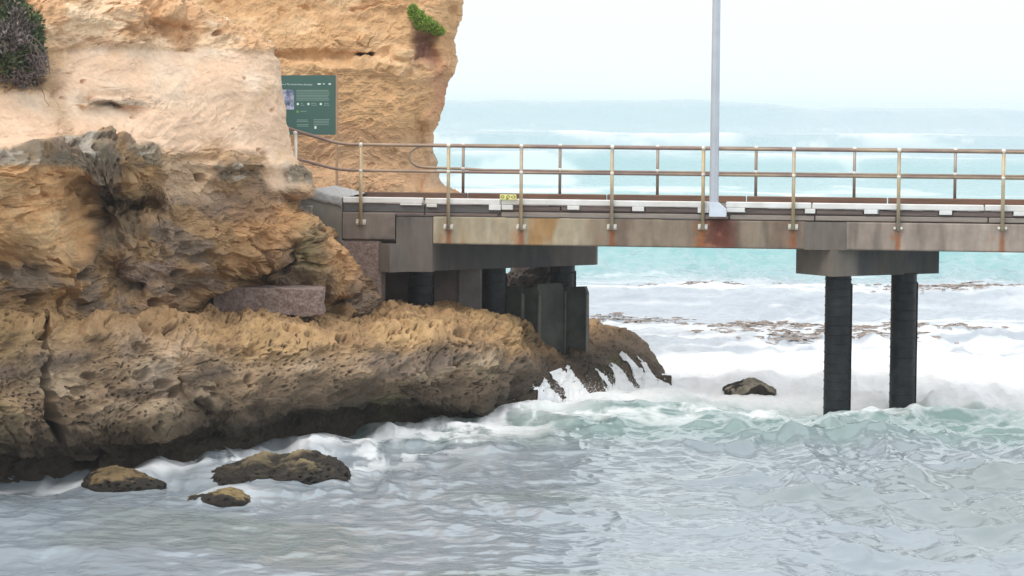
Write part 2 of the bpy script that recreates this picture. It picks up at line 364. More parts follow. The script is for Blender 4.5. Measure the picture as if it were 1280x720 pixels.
    c = mixc(c, [.16, .135, .10], lip * ss(-.35, .05, n3 + n1 * .4) * .85); c = mixc(c, [.44, .39, .33], lip * ss(.16, .34, fbm(x * 4, y * .6, z * 9, 4, 79)) * .7)
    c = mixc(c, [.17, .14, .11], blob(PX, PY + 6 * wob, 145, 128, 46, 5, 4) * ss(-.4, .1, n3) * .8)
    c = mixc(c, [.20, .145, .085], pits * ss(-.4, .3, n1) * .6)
    c = c * (1 + (.40 - .28 * cream) [..., None] * n3[..., None])
    c = mixc(c, [.075, .055, .042], hol * .7)  # shade inside the pits, painted into the stone colour
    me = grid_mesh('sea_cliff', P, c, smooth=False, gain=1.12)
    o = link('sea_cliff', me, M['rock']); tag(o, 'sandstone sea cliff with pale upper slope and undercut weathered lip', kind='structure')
    return P, PX, PY
near_cliff()

# ------------------------------------------------------------------ rock platform at the cliff foot
PLAT = {}
def platform():
    st = [(-170, 640, 395, 39.0, 388, 42), (-90, 626, 395, 40.2, 390, 43), (0, 612, 396, 41.9, 388, 44), (100, 600, 397, 43.3, 386, 45.5), (200, 590, 398, 44.6, 385, 47), (300, 577, 402, 46.4, 386, 50),
          (400, 562, 408, 48.0, 386, 53), (440, 556, 410, 48.6, 386, 53.5), (500, 543, 410, 50, 387, 54.5), (560, 535, 410, 51, 388, 55), (600, 529, 414, 51.8, 392, 55.5),
          (630, 520, 428, 52.4, 402, 56), (660, 508, 438, 53.6, 410, 57), (700, 500, 448, 54.6, 404, 58.5), (740, 497, 440, 55.6, 403, 59), (760, 494, 440, 56, 408, 59),
          (785, 491, 440, 56, 416, 58.5), (808, 489, 450, 55.9, 432, 58), (824, 488, 466, 55.6, 457, 57), (834, 487, 479, 55.4, 476, 56.5), (840, 487, 486, 55.5, 485.5, 56.2)]
    st = np.array(st, float)
    px = np.concatenate([np.linspace(-170, 0, 90), np.linspace(1, 839, 1170)])
    def I(k): return blur(np.interp(px, st[:, 0], st[:, k])[None], 12, 1)[0]
    pw, pe, Ye, pb, Yb = [I(k) for k in range(1, 6)]
    pe = pe + np.interp(px, [0, 230, 300, 420, 560, 620], [4, 10, 17, 12, 6, 0])
    pb = np.interp(px, st[:, 0], st[:, 4]); pb = np.where(px > 720, pb, I(4))
    def zof(px, py, Y): a, b = dirs(px, py); return H + b * Y
    a, b = dirs(px, pw); Yw = -H / b
    Ye = np.where(px < 640, np.minimum(Ye, Yw + np.interp(px, [0, 560, 620, 640], [1.0, 1.1, 2.0, 3.0])), Ye); Ye = blur(Ye[None], 12, 1)[0]
    ze = zof(px, pe, Ye); zb = zof(px, pb, Yb)
    notch = np.interp(px, [-100, 0, 440, 620, 660, 830], [.9, .9, .9, .7, .05, 0])
    prof = [(Yw + .9, -1.5 + 0 * px), (Yw + notch, -.25 + 0 * px), (Yw + notch * 1.3, .22 + ze * .03), (Yw + notch * .75, .24 * ze), (Yw + .12 * (Ye - Yw), .36 * ze), (Yw + .22 * (Ye - Yw), .68 * ze),
            (Yw + .55 * (Ye - Yw), ze * .93), (Ye + .05, ze), (Ye + .35 * (Yb - Ye), ze + .35 * (zb - ze)), (Ye + .7 * (Yb - Ye), ze + .75 * (zb - ze)), (Yb, zb), (Yb + 1.0, zb - .35), (Yb + 4, -1.5 + 0 * px)]
    kk = ss(645, 690, px)   # the seaward tip slopes down into the water instead of standing up
    prof = [(p * (1 - kk) + (Yw + (Ye - Yw) * np.clip(q / np.maximum(ze, .05), -1, 1)) * kk, q) if 1 <= i <= 7 else (p, q) for i, (p, q) in enumerate(prof)]
    w = np.array([12, 20, 60, 60, 70, 70, 60, 70, 70, 70, 25, 20])
    rows = []
    for (p, q, k) in zip(prof[:-1], prof[1:], w):
        for t in np.arange(k) / k: rows.append(np.stack([p[0] * (1 - t) + q[0] * t, p[1] * (1 - t) + q[1] * t], -1))
    G = np.array(rows); G = blur(G, 9, 0)
    Y, Z = G[..., 0], G[..., 1]
    ax, _ = dirs(np.broadcast_to(px, Y.shape), np.full(Y.shape, 470.))
    P = np.stack([ax * Y, Y, Z], -1)
    PX, PY = project(P)
    off = 0 * Y
    qx = PX + 14 * vn(PX / 40, PY / 40, PX * 0, 93); qy = PY + 10 * vn(PX / 30, PY / 30, PX * 0, 94)
    face = 1 - ss(380, 412, -PY + 800) * 0
    off += .35 * blob(qx, qy, 215, 470, 20, 34, 3) - .25 * blob(qx, qy, 160, 520, 30, 20) + .5 * blob(qx, qy, 108, 578, 12, 9, 3)
    off += .35 * blob(qx, qy, 250, 530, 30, 14, 3) - .35 * blob(qx, qy, 330, 500, 60, 24) + .3 * blob(qx, qy, 420, 530, 50, 14) - .3 * blob(qx, qy, 520, 470, 60, 20)
    off += .3 * blob(qx, qy, 640, 500, 12, 20, 3) - .3 * blob(qx, qy, 560, 500, 40, 14)
    P[..., 1] += off
    # dark block stepping down from the slab wall
    n = soft_normals(P, 6)
    if n[350, :, 1].mean() > 0: n = -n
    n[..., 2] *= .6; n /= np.linalg.norm(n, axis=-1, keepdims=True)
    x, y, z = P[..., 0], P[..., 1] * .28, P[..., 2]
    wob = fbm(x * 1.1, y * 1.1, z * 1.3, 4, 155)
    smoothp = blob(qx, qy, 218, 462, 24, 40, 4)
    pits = np.clip(1 - smoothp, 0, 1)
    d, hol = relief(P, n, .58 + 0 * Y, smoothp, pits * np.clip(.7 + 1.2 * wob + .5 * fbm(x * 2.2, y, z * 3, 3, 158), .12, 1.25), .5 + 0 * Y, 200)
    d = d + .16 * ridged(x * .8, y, z * .5, 3, 159) - .10 * ridged(x * .35, y, z * 2.4 + wob, 3, 160)
    d = d * np.interp(PX, [-200, 645, 690, 800, 842], [1, 1, .55, .5, .35]) * np.where(z > -.2, 1, .5)
    dist, wd = pathdist(PX + 3 * vn(PX / 9, PY / 9, PX * 0, 3), PY, CRACK)
    d = d - 1.8 * (1 - ss(wd * .3, wd * .62, dist))
    P = P + n * d[..., None]
    n1 = fbm(x * 1.5, y * 1.5, z * 2, 5, 171); n2 = fbm(x * .6, y * .6, z * 2.4, 4, 172); n3 = fbm(x * 6, y * 6, z * 7, 4, 173)
    c = np.zeros(P.shape) + np.array([.27, .19, .12])
    c = mixc(c, [.37, .28, .19], ss(0, .4, n1)); c = mixc(c, [.17, .125, .095], ss(-.05, .3, n2) * .85); c = mixc(c, [.25, .20, .17], ss(.15, .4, fbm(x * .9, y, z * 1.4, 4, 175)) * .5)
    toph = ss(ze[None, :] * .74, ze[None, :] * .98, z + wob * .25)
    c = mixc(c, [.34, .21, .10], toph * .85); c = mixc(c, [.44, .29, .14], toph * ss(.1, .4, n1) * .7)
    c = mixc(c, [.30, .205, .095], ss(610, 560, PX + 0) * 0 + (1 - ss(0, 60, PX)) * ss(-.2, .3, n1) * .6)
    c = mixc(c, [.50, .36, .24], smoothp * .8)
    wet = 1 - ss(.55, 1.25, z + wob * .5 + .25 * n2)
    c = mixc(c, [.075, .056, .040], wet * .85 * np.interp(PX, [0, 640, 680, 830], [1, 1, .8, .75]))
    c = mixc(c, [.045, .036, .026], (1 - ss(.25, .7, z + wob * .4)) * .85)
    c = mixc(c, [.085, .062, .045], ss(655, 690, PX) * (1 - ss(.45, .9, z - .25 * ss(700, 780, PX) + wob * .3)) * .85)
    c = mixc(c, [.055, .045, .035], blob(PX - (PY - 455) * .9, PY, 722, 455, 18, 40, 4) * .8)
    c = mixc(c, [.09, .10, .035], (1 - ss(.1, .9, np.abs(z - .5) + .3)) * ss(.2, .45, n1) * .5)
    c = c * (1 + .42 * n3[..., None])
    c = mixc(c, [.065, .05, .038], hol * .75)  # pit floors darkened here too, as shade painted in the colour
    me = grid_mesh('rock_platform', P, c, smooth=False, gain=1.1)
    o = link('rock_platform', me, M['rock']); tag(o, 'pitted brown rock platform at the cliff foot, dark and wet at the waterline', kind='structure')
    PLAT.update(P=P, PX=PX, PY=PY, z=z, n=n)
platform()

# ------------------------------------------------------------------ far cliff behind the landing
def far_cliff():
    nr, nc, nb = 620, 600, 50
    py1 = np.concatenate([np.linspace(-130, -3, 40), np.linspace(-2, 262, nr - 70), np.linspace(265, 470, 30)])
    S = np.interp(py1, [-130, -10, 0, 20, 50, 75, 92, 104, 118, 135, 150, 165, 182, 200, 222, 234, 240, 247, 300, 470],
                       [560, 573, 574, 572, 563, 566, 567, 561, 557, 553, 549, 541, 540, 545, 549, 556, 570, 584, 590, 590])
    t = np.concatenate([np.linspace(0, 1, nc), 1 + np.linspace(.02, 1, nb)])
    T, PY = np.meshgrid(t, py1); SS = S[:, None]; L0 = 120
    PX = np.where(T <= 1, L0 + (SS - L0) * T, SS - 10 * (T - 1))
    Y = 60 + table([120, 300, 420, 500, 560, 600], [-130, 0, 60, 72, 84, 150, 200, 245, 300, 470],
        [[3, 3, 3.2, 3.4, 3.4, 3.4], [.8, .8, 1, 1.3, 1.4, 1.4], [0, 0, .3, .8, 1.2, 1.2], [.2, .2, .4, .7, 1.0, 1.0], [-.2, -.2, -.1, .2, .8, 1], [-.4, -.4, -.2, 0, .8, 1],
         [-.3, -.3, -.2, .1, 1.2, 1.2], [-.6, -.6, -.5, -.1, .6, .6], [-.9, -.9, -.9, -.5, 0, 0], [-1, -1, -1, -1, -.5, -.5]], PX, PY)
    q = PX + 8 * vn(PX / 30, PY / 30, PX * 0, 95)
    Y += .8 * blob(PX, PY, 456, 68, 10, 3.2, 4) + .5 * blob(q, PY, 533, 60, 14, 26, 4) - .35 * blob(q, PY, 505, 70, 16, 7, 4) - .4 * blob(q, PY, 545, 150, 12, 22)
    Y += .3 * blob(q, PY, 525, 205, 6, 40, 3)
    tw = np.clip((T - .90) / .10, 0, 1)
    Y = Y + np.where(T <= 1, 1.3 * (1 - np.sqrt(np.clip(1 - tw ** 2.4, 0, 1))), 1.3 + 7 * (T - 1))
    a, b = dirs(PX, PY); P = np.stack([a * Y, Y, H + b * Y], -1)
    P = blur(blur(P, 3, 0), 3, 1)
    n = soft_normals(P, 8)
    if n[..., 1].mean() > 0: n = -n
    x, y, z = P[..., 0], P[..., 1] * .28, P[..., 2]
    wob = fbm(x * .8, y * .8, z * 1.2, 4, 255)
    d, hol = relief(P, n, .38 + .3 * ss(150, 120, PY) , .5 + 0 * Y, .12 + 0 * Y, .75 + 0 * Y, 300); d = d * .62
    P = P + n * d[..., None]
    n1 = fbm(x * 1.1, y * 1.1, z * 3.0, 5, 271); n2 = fbm(x * .5, y * .5, z * .9, 4, 272); n3 = fbm(x * 4, y * 4, z * 7, 4, 273)
    c = np.zeros(P.shape) + np.array([.47, .29, .15])
    c = mixc(c, [.56, .38, .22], ss(0, .4, n1)); c = mixc(c, [.40, .215, .115], ss(.0, .35, n2) * .7)
    c = mixc(c, [.50, .33, .20], ss(150, 200, PY + wob * 20) * .6)
    c = mixc(c, [.20, .095, .075], blob(q, PY, 532, 62, 13, 24, 4) * .85); c = mixc(c, [.34, .15, .09], blob(q, PY, 548, 110, 14, 40, 3) * .6)
    c = mixc(c, [.30, .24, .19], blob(q, PY, 545, 205, 14, 30, 3) * .5)
    c = mixc(c, [.42, .22, .11], ss(234, 244, PY) * ss(520, 550, PX) * .7)
    c = c * (1 + .2 * n3[..., None])
    o = link('distant_cliff', grid_mesh('distant_cliff', P, c, smooth=False, gain=1.15), M['farrock']); tag(o, 'orange bedded sandstone headland behind the jetty landing', kind='structure')
    return P, PX, PY
FP, FPX_, FPY_ = far_cliff()
def far_surface(px, py):
    i = np.argmin((FPX_[:, :600] - px) ** 2 + (FPY_[:, :600] - py) ** 2); r, c = divmod(i, 600); return FP[r, c]

# ------------------------------------------------------------------ water
def water():
    dep = np.concatenate([np.array([1600, 1300, 1100, 950, 850, 780, 720, 680]), np.arange(650, 40, -.8), np.arange(40, 2.0, -.5), np.array([1.9])])
    Y = FPX * H / dep
    apx = np.concatenate([np.linspace(-1400, -60, 60), np.arange(-55, 1335, 1.15), np.linspace(1340, 2900, 70)])
    A = (apx - 640) / FPX
    AA, YY = np.meshgrid(A, Y); XX = AA * YY; PXc = AA * FPX + 640
    DEP = np.broadcast_to(dep[:, None], YY.shape)
    z0 = 0 * XX
    h = np.zeros(XX.shape)
    # chop
    wv = fbm(XX * .12, YY * .09, z0, 3, 300)
    near = 1 - ss(70, 160, YY)
    rip = ridged(XX * .55 + wv * 2, YY * .42, z0 + .3, 3, 301, .5); rip2 = ridged(XX * 1.5 + wv, YY * .8, z0 + .7, 2, 302)
    calm = np.clip(.55 + fbm(XX * .10, YY * .07, z0, 3, 303) * 1.3, .25, 1.2)
    h += near * calm * (rip * .13 + rip2 * .10 + .10 * fbm(XX * 2.0 + 3 * wv, YY * .45, z0 + 11, 2, 313) + .085 * 1.3 * ss(.12, .5, fbm(XX * .9 + wv, YY * .6, z0 + 5, 2, 307)) + .13 * ridged(XX * .85 + wv, YY * .42, z0 + 8, 3, 308, .5) * ss(-.1, .4, fbm(XX * .2, YY * .16, z0, 3, 309))) + .05 * fbm(XX * .15, YY * .22, z0, 2, 305)
    h += near * box(YY, 45, 56, 2) * (ridged(XX * .8, YY * .6, z0, 4, 306) * .10)
    h -= near * calm * .085
    # hump right of the piles
    h += .20 * blob(XX, YY, 8.6, 51.2, 1.3, .45) + .14 * blob(XX, YY, 2.0, 50.6, 2, .6)
    # bore of white water behind the piles
    jag = fbm(XX * .35, YY * 0, z0 + 2, 3, 310)
    amp = np.interp(PXc, [600, 700, 800, 860, 930, 1000, 1500], [0, .08, .22, .30, .42, .5, .55])
    yc = 58.4 + jag * 1.0
    prof = np.where(YY < yc, np.exp(-((YY - yc) / 3.2) ** 2), np.exp(-((YY - yc) / 3.0) ** 2))
    lump = fbm(XX * 1.3, YY * .9, z0 + 4, 5, 311, .6)
    bore = amp * prof * .5
    h += bore * (1 + .35 * lump) + bore * .12 * fbm(XX * 5, YY * 3, z0, 3, 312)
    h -= .27 * blob(XX, YY, 6.9, 52.5, 3.4, 1.5)
    # outer swells
    def swell(yc, w, a, sl=0, seed=0, jamp=3.0):
        j = fbm(XX * .02, z0, z0 + seed, 3, 320 + seed) * jamp
        y0 = yc + j + sl * XX
        return a * (1 + .35 * fbm(XX * .03, z0, z0 + seed + 3, 3, 330 + seed)) * np.where(YY < y0, np.exp(-((YY - y0) / w) ** 2), np.exp(-((YY - y0) / (w * 1.8)) ** 2)), y0
    s1, y1 = swell(78, 3.2, .45, 0, 1); s2, y2 = swell(100, 5, 1.05, 0, 2); s3, y3 = swell(140, 7, 1.0, 0, 3); s4, y4 = swell(215, 9, 1.7, 0, 4, 8)
    s5, y5 = swell(330, 14, 2.2, 0, 5, 14)
    h += s1 + s2 + s3 + s4 + s5
    crest = fbm(XX * .03, z0, z0 + 9, 4, 340)
    a6 = np.interp(PXc, [500, 620, 880, 960, 1100, 1400], [5.3, 6.0, 5.9, 5.5, 5.2, 5.2])
    y6 = 560 + 20 * crest
    h += (a6 + 0.7 * crest + .35 * vn(XX * .12, z0, z0, 341)) * np.where(YY < y6, np.exp(-((YY - y6) / 45) ** 2), np.exp(-((YY - y6) / 90) ** 2))
    h += ss(100, 200, YY) * .18 * fbm(XX * .15, YY * .06, z0, 4, 342)
    # foam
    lace = ridged(XX * 1.1 + wv * 3, YY * .55, z0 + 6, 5, 350, .62)
    lace2 = fbm(XX * .5, YY * .16, z0, 5, 351, .6); streak = fbm(XX * .10, YY * .22, z0, 5, 352, .6)
    jag2 = fbm(XX * .5, z0, z0 + 3, 4, 353)
    F = ss(.2, .6, bore / .25 * 1.3 + lump * .3) * ss(.05, .2, amp)
    body = box(YY, 53.0 + jag2 * .6, 63, .8) * (1 - .75 * ss(59.5, 63, YY + jag2 * 2) * ss(-.3, .25, -lace2)) * ss(640, 700, PXc + 10 * jag2) * np.interp(PXc, [640, 830, 880], [.55, .8, 1])
    F = np.maximum(F, body * ss(-.9, -.35, lump + lace * .3))
    # foam thrown off the platform end
    F = np.maximum(F, blob(PXc, DEP, 672, 374, 75, 20, 3) * ss(-.45, .0, lump + .25))
    F = np.maximum(F, blob(PXc, DEP, 760, 366, 110, 12, 3) * ss(-.3, .15, lump + .2))
    F = np.maximum(F, .8 * blob(PXc, DEP, 560, 412, 110, 16, 3) * ss(-.1, .35, lace + lace2 * .3))
    F = np.maximum(F, .7 * blob(PXc, DEP, 800, 388, 420, 16, 3) * ss(.12, .5, lace + .3 * lace2))
    F = np.maximum(F, .8 * blob(PXc, DEP, 240, 454, 130, 9, 3) * ss(-.05, .35, lace))
    for cx, cd, rx in ((352, 474, 100), (152, 480, 60), (276, 498, 52), (938, 355, 44)):
        F = np.maximum(F, .32 * np.exp(-(((PXc - cx) / rx) ** 2 + ((DEP - cd) / (5 + rx * .06)) ** 2) ** 1.5) * ss(-.3, .3, lace + lace2 * .5))
    # broken foam trailing along the foot of the rock
    ed = np.interp(PXc, [0, 100, 200, 300, 400, 440, 500, 560, 600, 640], [487, 476, 466, 452, 436, 430, 417, 408, 401, 390])
    F = np.maximum(F, .95 * np.exp(-((DEP - ed - 2) / np.interp(PXc, [0, 400, 640], [4, 8, 12])) ** 2) * (1 - ss(640, 720, PXc)) * ss(-.25, .3, lace + .4 * lace2))
    F = np.maximum(F, .55 * np.exp(-((DEP - ed - 22) / 16) ** 2) * ss(250, 480, PXc) * (1 - ss(640, 760, PXc)) * ss(.2, .5, lace + .2 * lace2))
    
    F = np.maximum(F, .18 * blob(PXc, DEP, 420, 440, 200, 30, 3) * ss(.25, .5, lace))
    
    # laced, milky water further out
    mid = box(YY, 60, 86, 5)
    F = np.maximum(F, mid * (.06 + .5 * ss(-.05, .35, fbm(XX * .22 + wv, YY * .62, z0, 5, 355, .62) + .25 * lace)) * (1 - .55 * box(YY, 74, 80, 2) * ss(1080, 1150, PXc)))
    F = np.maximum(F, box(YY, 84, 150, 6) * .55 * ss(.02, .4, fbm(XX * .16, YY * .30, z0, 5, 356, .62)))
    F = np.maximum(F, .85 * box(YY, y2 + 1, y2 + 10, 2.5) * ss(-.1, .25, fbm(XX * .12, YY * .1, z0, 4, 360)))
    F = np.maximum(F, .55 * box(YY, y4 - 2, y4 + 26, 5) * ss(-.25, .2, fbm(XX * .13, YY * .05, z0, 5, 361, .6)))
    F = np.maximum(F, .45 * box(YY, y5 - 10, y5 + 50, 12) * ss(-.1, .3, fbm(XX * .09, YY * .03, z0, 5, 362, .6)))
    F = np.maximum(F, 0.28 * ss(130, 180, YY) * (1 - ss(480, 520, YY)) * ss(.1, .4, fbm(XX * .12, YY * .05, z0, 5, 363, .6)))
    F = np.maximum(F, .7 * box(YY, y6 + 5, y6 + 90, 6) * ss(.0, .3, crest + .2))
    F = np.clip(F, 0, 1)
    h += F * near * .035 * lump
    # colour of the water itself
    c = np.zeros(XX.shape + (3,)) + np.array([.245, .29, .325])
    c = mixc(c, [.19, .29, .27], box(YY, 46.5, 55, 2) * .8)
    c = mixc(c, [.27, .32, .37], (1 - ss(36, 44, YY)) * .6)
    c = mixc(c, [.20, .24, .22], .5 * ss(.1, .5, fbm(XX * .25, YY * .25, z0, 3, 370)) * (1 - ss(45, 60, YY)))
    c = mixc(c, [.31, .36, .42], ss(55, 66, YY)); c = mixc(c, [.18, .39, .40], ss(84, 96, YY)); c = mixc(c, [.21, .37, .42], ss(120, 300, YY))
    c = mixc(c, [.30, .38, .47], ss(850, 1050, PXc + 40 * wv) * ss(300, 380, YY) * .35)
    P = np.stack([XX, YY, h], -1)
    me = grid_mesh('water', P, c, attrs={'foam': F})
    m, nt, b = new_mat('sea water'); N = nt.nodes; L = nt.links
    ac = N.new('ShaderNodeAttribute'); ac.attribute_name = 'Col'; af = N.new('ShaderNodeAttribute'); af.attribute_name = 'foam'
    tc = N.new('ShaderNodeTexCoord')
    nf = N.new('ShaderNodeTexNoise'); nf.inputs['Scale'].default_value = 5; nf.inputs['Detail'].default_value = 8; nf.inputs['Roughness'].default_value = .7; L.new(tc.outputs['Object'], nf.inputs['Vector'])
    ad = N.new('ShaderNodeMath'); ad.operation = 'MULTIPLY_ADD'; L.new(nf.outputs['Fac'], ad.inputs[0]); ad.inputs[1].default_value = .7; ad.inputs[2].default_value = -.35
    ad2 = N.new('ShaderNodeMath'); ad2.operation = 'MULTIPLY'
    # only break the foam up where there is foam
    L.new(ad.outputs[0], ad2.inputs[0]); L.new(af.outputs['Fac'], ad2.inputs[1])
    sm = N.new('ShaderNodeMath'); sm.operation = 'ADD'; sm.use_clamp = True; L.new(ad2.outputs[0], sm.inputs[0]); L.new(af.outputs['Fac'], sm.inputs[1])
    foam = N.new('ShaderNodeBsdfPrincipled'); foam.inputs['Base Color'].default_value = (.90, .92, .94, 1); foam.inputs['Roughness'].default_value = .85
    b.inputs['Specular IOR Level'].default_value = .30; b.inputs['Roughness'].default_value = .14; b.inputs['IOR'].default_value = 1.33
    L.new(ac.outputs['Color'], b.inputs['Base Color'])
    mp = N.new('ShaderNodeMapping'); mp.inputs['Scale'].default_value = (1.2, 1, 1); L.new(tc.outputs['Object'], mp.inputs['Vector'])
    nb_ = N.new('ShaderNodeTexNoise'); nb_.inputs['Scale'].default_value = 1.9; nb_.inputs['Detail'].default_value = 2; nb_.inputs['Roughness'].default_value = .5; L.new(mp.outputs['Vector'], nb_.inputs['Vector'])
    bp = N.new('ShaderNodeBump'); bp.inputs['Strength'].default_value = .6; bp.inputs['Distance'].default_value = .09; L.new(nb_.outputs['Fac'], bp.inputs['Height']); L.new(bp.outputs['Normal'], b.inputs['Normal'])
    mx = N.new('ShaderNodeMixShader'); L.new(sm.outputs[0], mx.inputs[0]); L.new(b.outputs[0], mx.inputs[1]); L.new(foam.outputs[0], mx.inputs[2])
    L.new(mx.outputs[0], N['Material Output'].inputs['Surface'])
    o = link('water', me, m); tag(o, 'choppy grey green sea with white breakers', kind='structure')
    return XX, YY, h
WX, WY, WH = water()
def wz(x, y):
    r = np.argmin(np.abs(WY[:, 0] - y)); c = np.argmin(np.abs(WX[r] - x)); return WH[r, c]

# white water running off the platform
def runoff():
    P, PX, PY, z = PLAT['P'], PLAT['PX'], PLAT['PY'], PLAT['z']; n = PLAT['n']
    u = (PX + PY * .0) ; th = R(52)
    al = PX * math.cos(th) + PY * math.sin(th); ac = -PX * math.sin(th) + PY * math.cos(th)
    s = fbm(ac / 6.5, al / 70, PX * 0, 3, 400, .45) * 1.8
    lowtop = np.interp(PX, [640, 655, 700, 730, 745, 780, 815, 830], [492, 478, 470, 474, 466, 446, 462, 474])
    m = s + .75 * (PY - lowtop - 8) / 20
    patch = vn(PX / 26, PY * 0, PX * 0, 402) * .35
    mask = (m + patch > .22) & (PX > 646) & (PX < 830) & (PY > lowtop - 6) & (PY < 515) & (z > -.6)
    mk = mask[:-1, :-1] & mask[1:, 1:]
    Q = P + n * .03
    me = grid_mesh('whitewater', Q, None, mask=mk)
    o = link('whitewater', me, M['whitewater']); tag(o, 'white water streaming down off the wet rock end below the dark slabs', 'whitewater', kind='stuff')

def spray():
    rg = np.random.default_rng(3); V = []; F = []
    T = np.array([(1, 1, 1), (-1, -1, 1), (-1, 1, -1), (1, -1, -1)]) / 1.7; TF = [(0, 1, 2), (0, 3, 1), (0, 2, 3), (1, 3, 2)]
    def drop(c, r):
        b = len(V); V.extend([tuple(c + T[k] * r * (1 + .5 * rg.uniform())) for k in range(4)]); F.extend([(b + f[0], b + f[1], b + f[2]) for f in TF])
    def cloud(px, pyl, Y, n, sx, sy, up=0):
        for i in range(n):
            r = rg.uniform(.003, .007); c = at(px + rg.normal() * sx, pyl - abs(rg.normal()) * sy + up, Y + rg.normal() * .4); drop(c, r)
    for px, pyl, n, sy in ((650, 500, 260, 9), (668, 494, 320, 12), (690, 496, 300, 9), (712, 494, 300, 9), (738, 492, 220, 7), (765, 488, 260, 10), (790, 488, 260, 10), (812, 488, 160, 6)):
        cloud(px, pyl, Yw(px, min(pyl + 8, 620)) + .2, n, 11, sy)
    me = bpy.data.meshes.new('spray'); me.from_pydata(V, [], F); tag(link('spray', me, M['whitewater']), 'fine white spray thrown up where the waves break', kind='stuff')
runoff()

# ------------------------------------------------------------------ boulders
def boulder(pxs, pys, Y, label, depth=.9, seed=0, cdry=(.28, .20, .10), cwet=(.035, .03, .025), wetline=.3, prof=None, group=None, sink=.35, name='boulder'):
    x0, x1 = pxs; yt, yb = pys
    a = at(x0, yb, Y); b = at(x1, yb, Y); tp = at((x0 + x1) / 2, yt, Y)
    W = b[0] - a[0]; Ht = tp[2] - min(a[2], b[2]); base = (a + b) / 2
    nu, nv = 340, 150
    U, V = np.meshgrid(np.linspace(0, 2 * np.pi, nu), np.linspace(-.5 * np.pi * .6, np.pi / 2, nv))
    e = .7
    cu = np.sign(np.cos(U)) * np.abs(np.cos(U)) ** .85; su = np.sign(np.sin(U)) * np.abs(np.sin(U)) ** .85
    cv = np.abs(np.cos(V)) ** e; sv = np.sign(np.sin(V)) * np.abs(np.sin(V)) ** .8
    x = W / 2 * cu * cv; y = depth * su * cv
    k = np.interp((x / W + .5), *prof) if prof else 1
    z = np.where(sv > 0, sv * Ht * k, sv * .6)
    P = np.stack([x + base[0], y + base[1], z + base[2]], -1)
    q = P
    d = fbm(q[..., 0] * 1.8, q[..., 1] * 1.8, q[..., 2] * 2.2, 5, seed) * .20 + ridged(q[..., 0] * 2.6, q[..., 1] * 2.6, q[..., 2] * 3.2, 5, seed + 3, .6) * .12 + fbm(q[..., 0] * 12, q[..., 1] * 12, q[..., 2] * 12, 3, seed + 4) * .04
    f1, _, cb = worley(q[..., 0] * 9, q[..., 1] * 9, q[..., 2] * 10, seed + 5); d -= (1 - ss(.2, .4, f1)) * ss(.2, .4, cb) * .10
    d *= min(1, Ht * 1.8)
    n = np.stack([cu * cv, su * cv, sv], -1); n /= np.linalg.norm(n, axis=-1, keepdims=True) + 1e-6
    P = P + n * d[..., None]
    n1 = fbm(q[..., 0] * 3, q[..., 1] * 3, q[..., 2] * 4, 4, seed + 9)
    c = np.zeros(P.shape) + np.array(cdry); c = mixc(c, np.array(cdry) * .62, ss(0, .4, n1))
    c = mixc(c, cwet, 1 - ss(wetline * .6, wetline * 1.3, P[..., 2] - base[2] + n1 * .25))
    c *= (1 + .3 * fbm(q[..., 0] * 8, q[..., 1] * 8, q[..., 2] * 8, 3, seed + 11))[..., None]
    P = P - base
    me = grid_mesh(name, P, c); o = link(name, me, M['rock']); o.location = Vector(base)
    return tag(o, label, 'rock', group)
def Yw(px, py): a, b = dirs(px, py); return float(-H / b)
G = 'boulders awash below the cliff'
boulder((264, 442), (569, 604), Yw(350, 600), 'long low boulder with pale top and black wet sides, largest rock in the water', 1.0, 21, (.34, .27, .155), wetline=.40, prof=([0, .2, .32, .6, .85, 1], [.62, .6, .75, .85, .88, .8]), group=G)
boulder((103, 203), (584, 606), Yw(150, 604), 'brown wedge of rock lying against the dark cliff foot at the left', .7, 22, (.19, .135, .07), wetline=.12, prof=([0, .35, .7, 1], [.7, .8, .55, .25]), group=G)
boulder((233, 319), (610, 625), Yw(276, 624), 'small flat yellow brown rock, nearest of the rocks in the water', .5, 23, (.22, .165, .08), wetline=.07, prof=([0, .3, .6, 1], [.3, .55, .85, .4]), group=G)
boulder((906, 970), (474, 487), 54.2, 'lone small mottled rock in the white foam between slab wall and tall piles', .5, 24, (.28, .25, .19), wetline=.03, prof=([0, .5, 1], [.3, .8, .3]), group=G)

spray()
# ------------------------------------------------------------------ jetty frame
ANG = R(7); UX, UY = math.cos(ANG), -math.sin(ANG); WXd, WYd = math.sin(ANG), math.cos(ANG)
O = Vector((5.905, 52.0, 0))
def J(s, w, z): return Vector((O.x + s * UX + w * WXd, O.y + s * UY + w * WYd, z))
def sof(px, py=270, w=0.0):
    a, _ = dirs(px, py); a = float(a)
    ox, oy = O.x + w * WXd, O.y + w * WYd
    return (a * oy - ox) / (UX - a * UY)
def zat(px, py, w=0.0):
    s = sof(px, py, w); Yv = O.y + s * UY + w * WYd; _, b = dirs(px, py); return H + float(b) * Yv
def jbox(bm, s0, s1, w0, w1, z0, z1, bevel=.012):
    vs = [bm.verts.new(J(s, w, z)) for s in (s0, s1) for w in (w0, w1) for z in (z0, z1)]
    fs = [bm.faces.new([vs[i] for i in f]) for f in ((0, 1, 3, 2), (4, 6, 7, 5), (0, 4, 5, 1), (2, 3, 7, 6), (0, 2, 6, 4), (1, 5, 7, 3))]
    if bevel:
        es = list({e for f in fs for e in f.edges}); bmesh.ops.bevel(bm, geom=es, offset=bevel, segments=1, affect='EDGES')
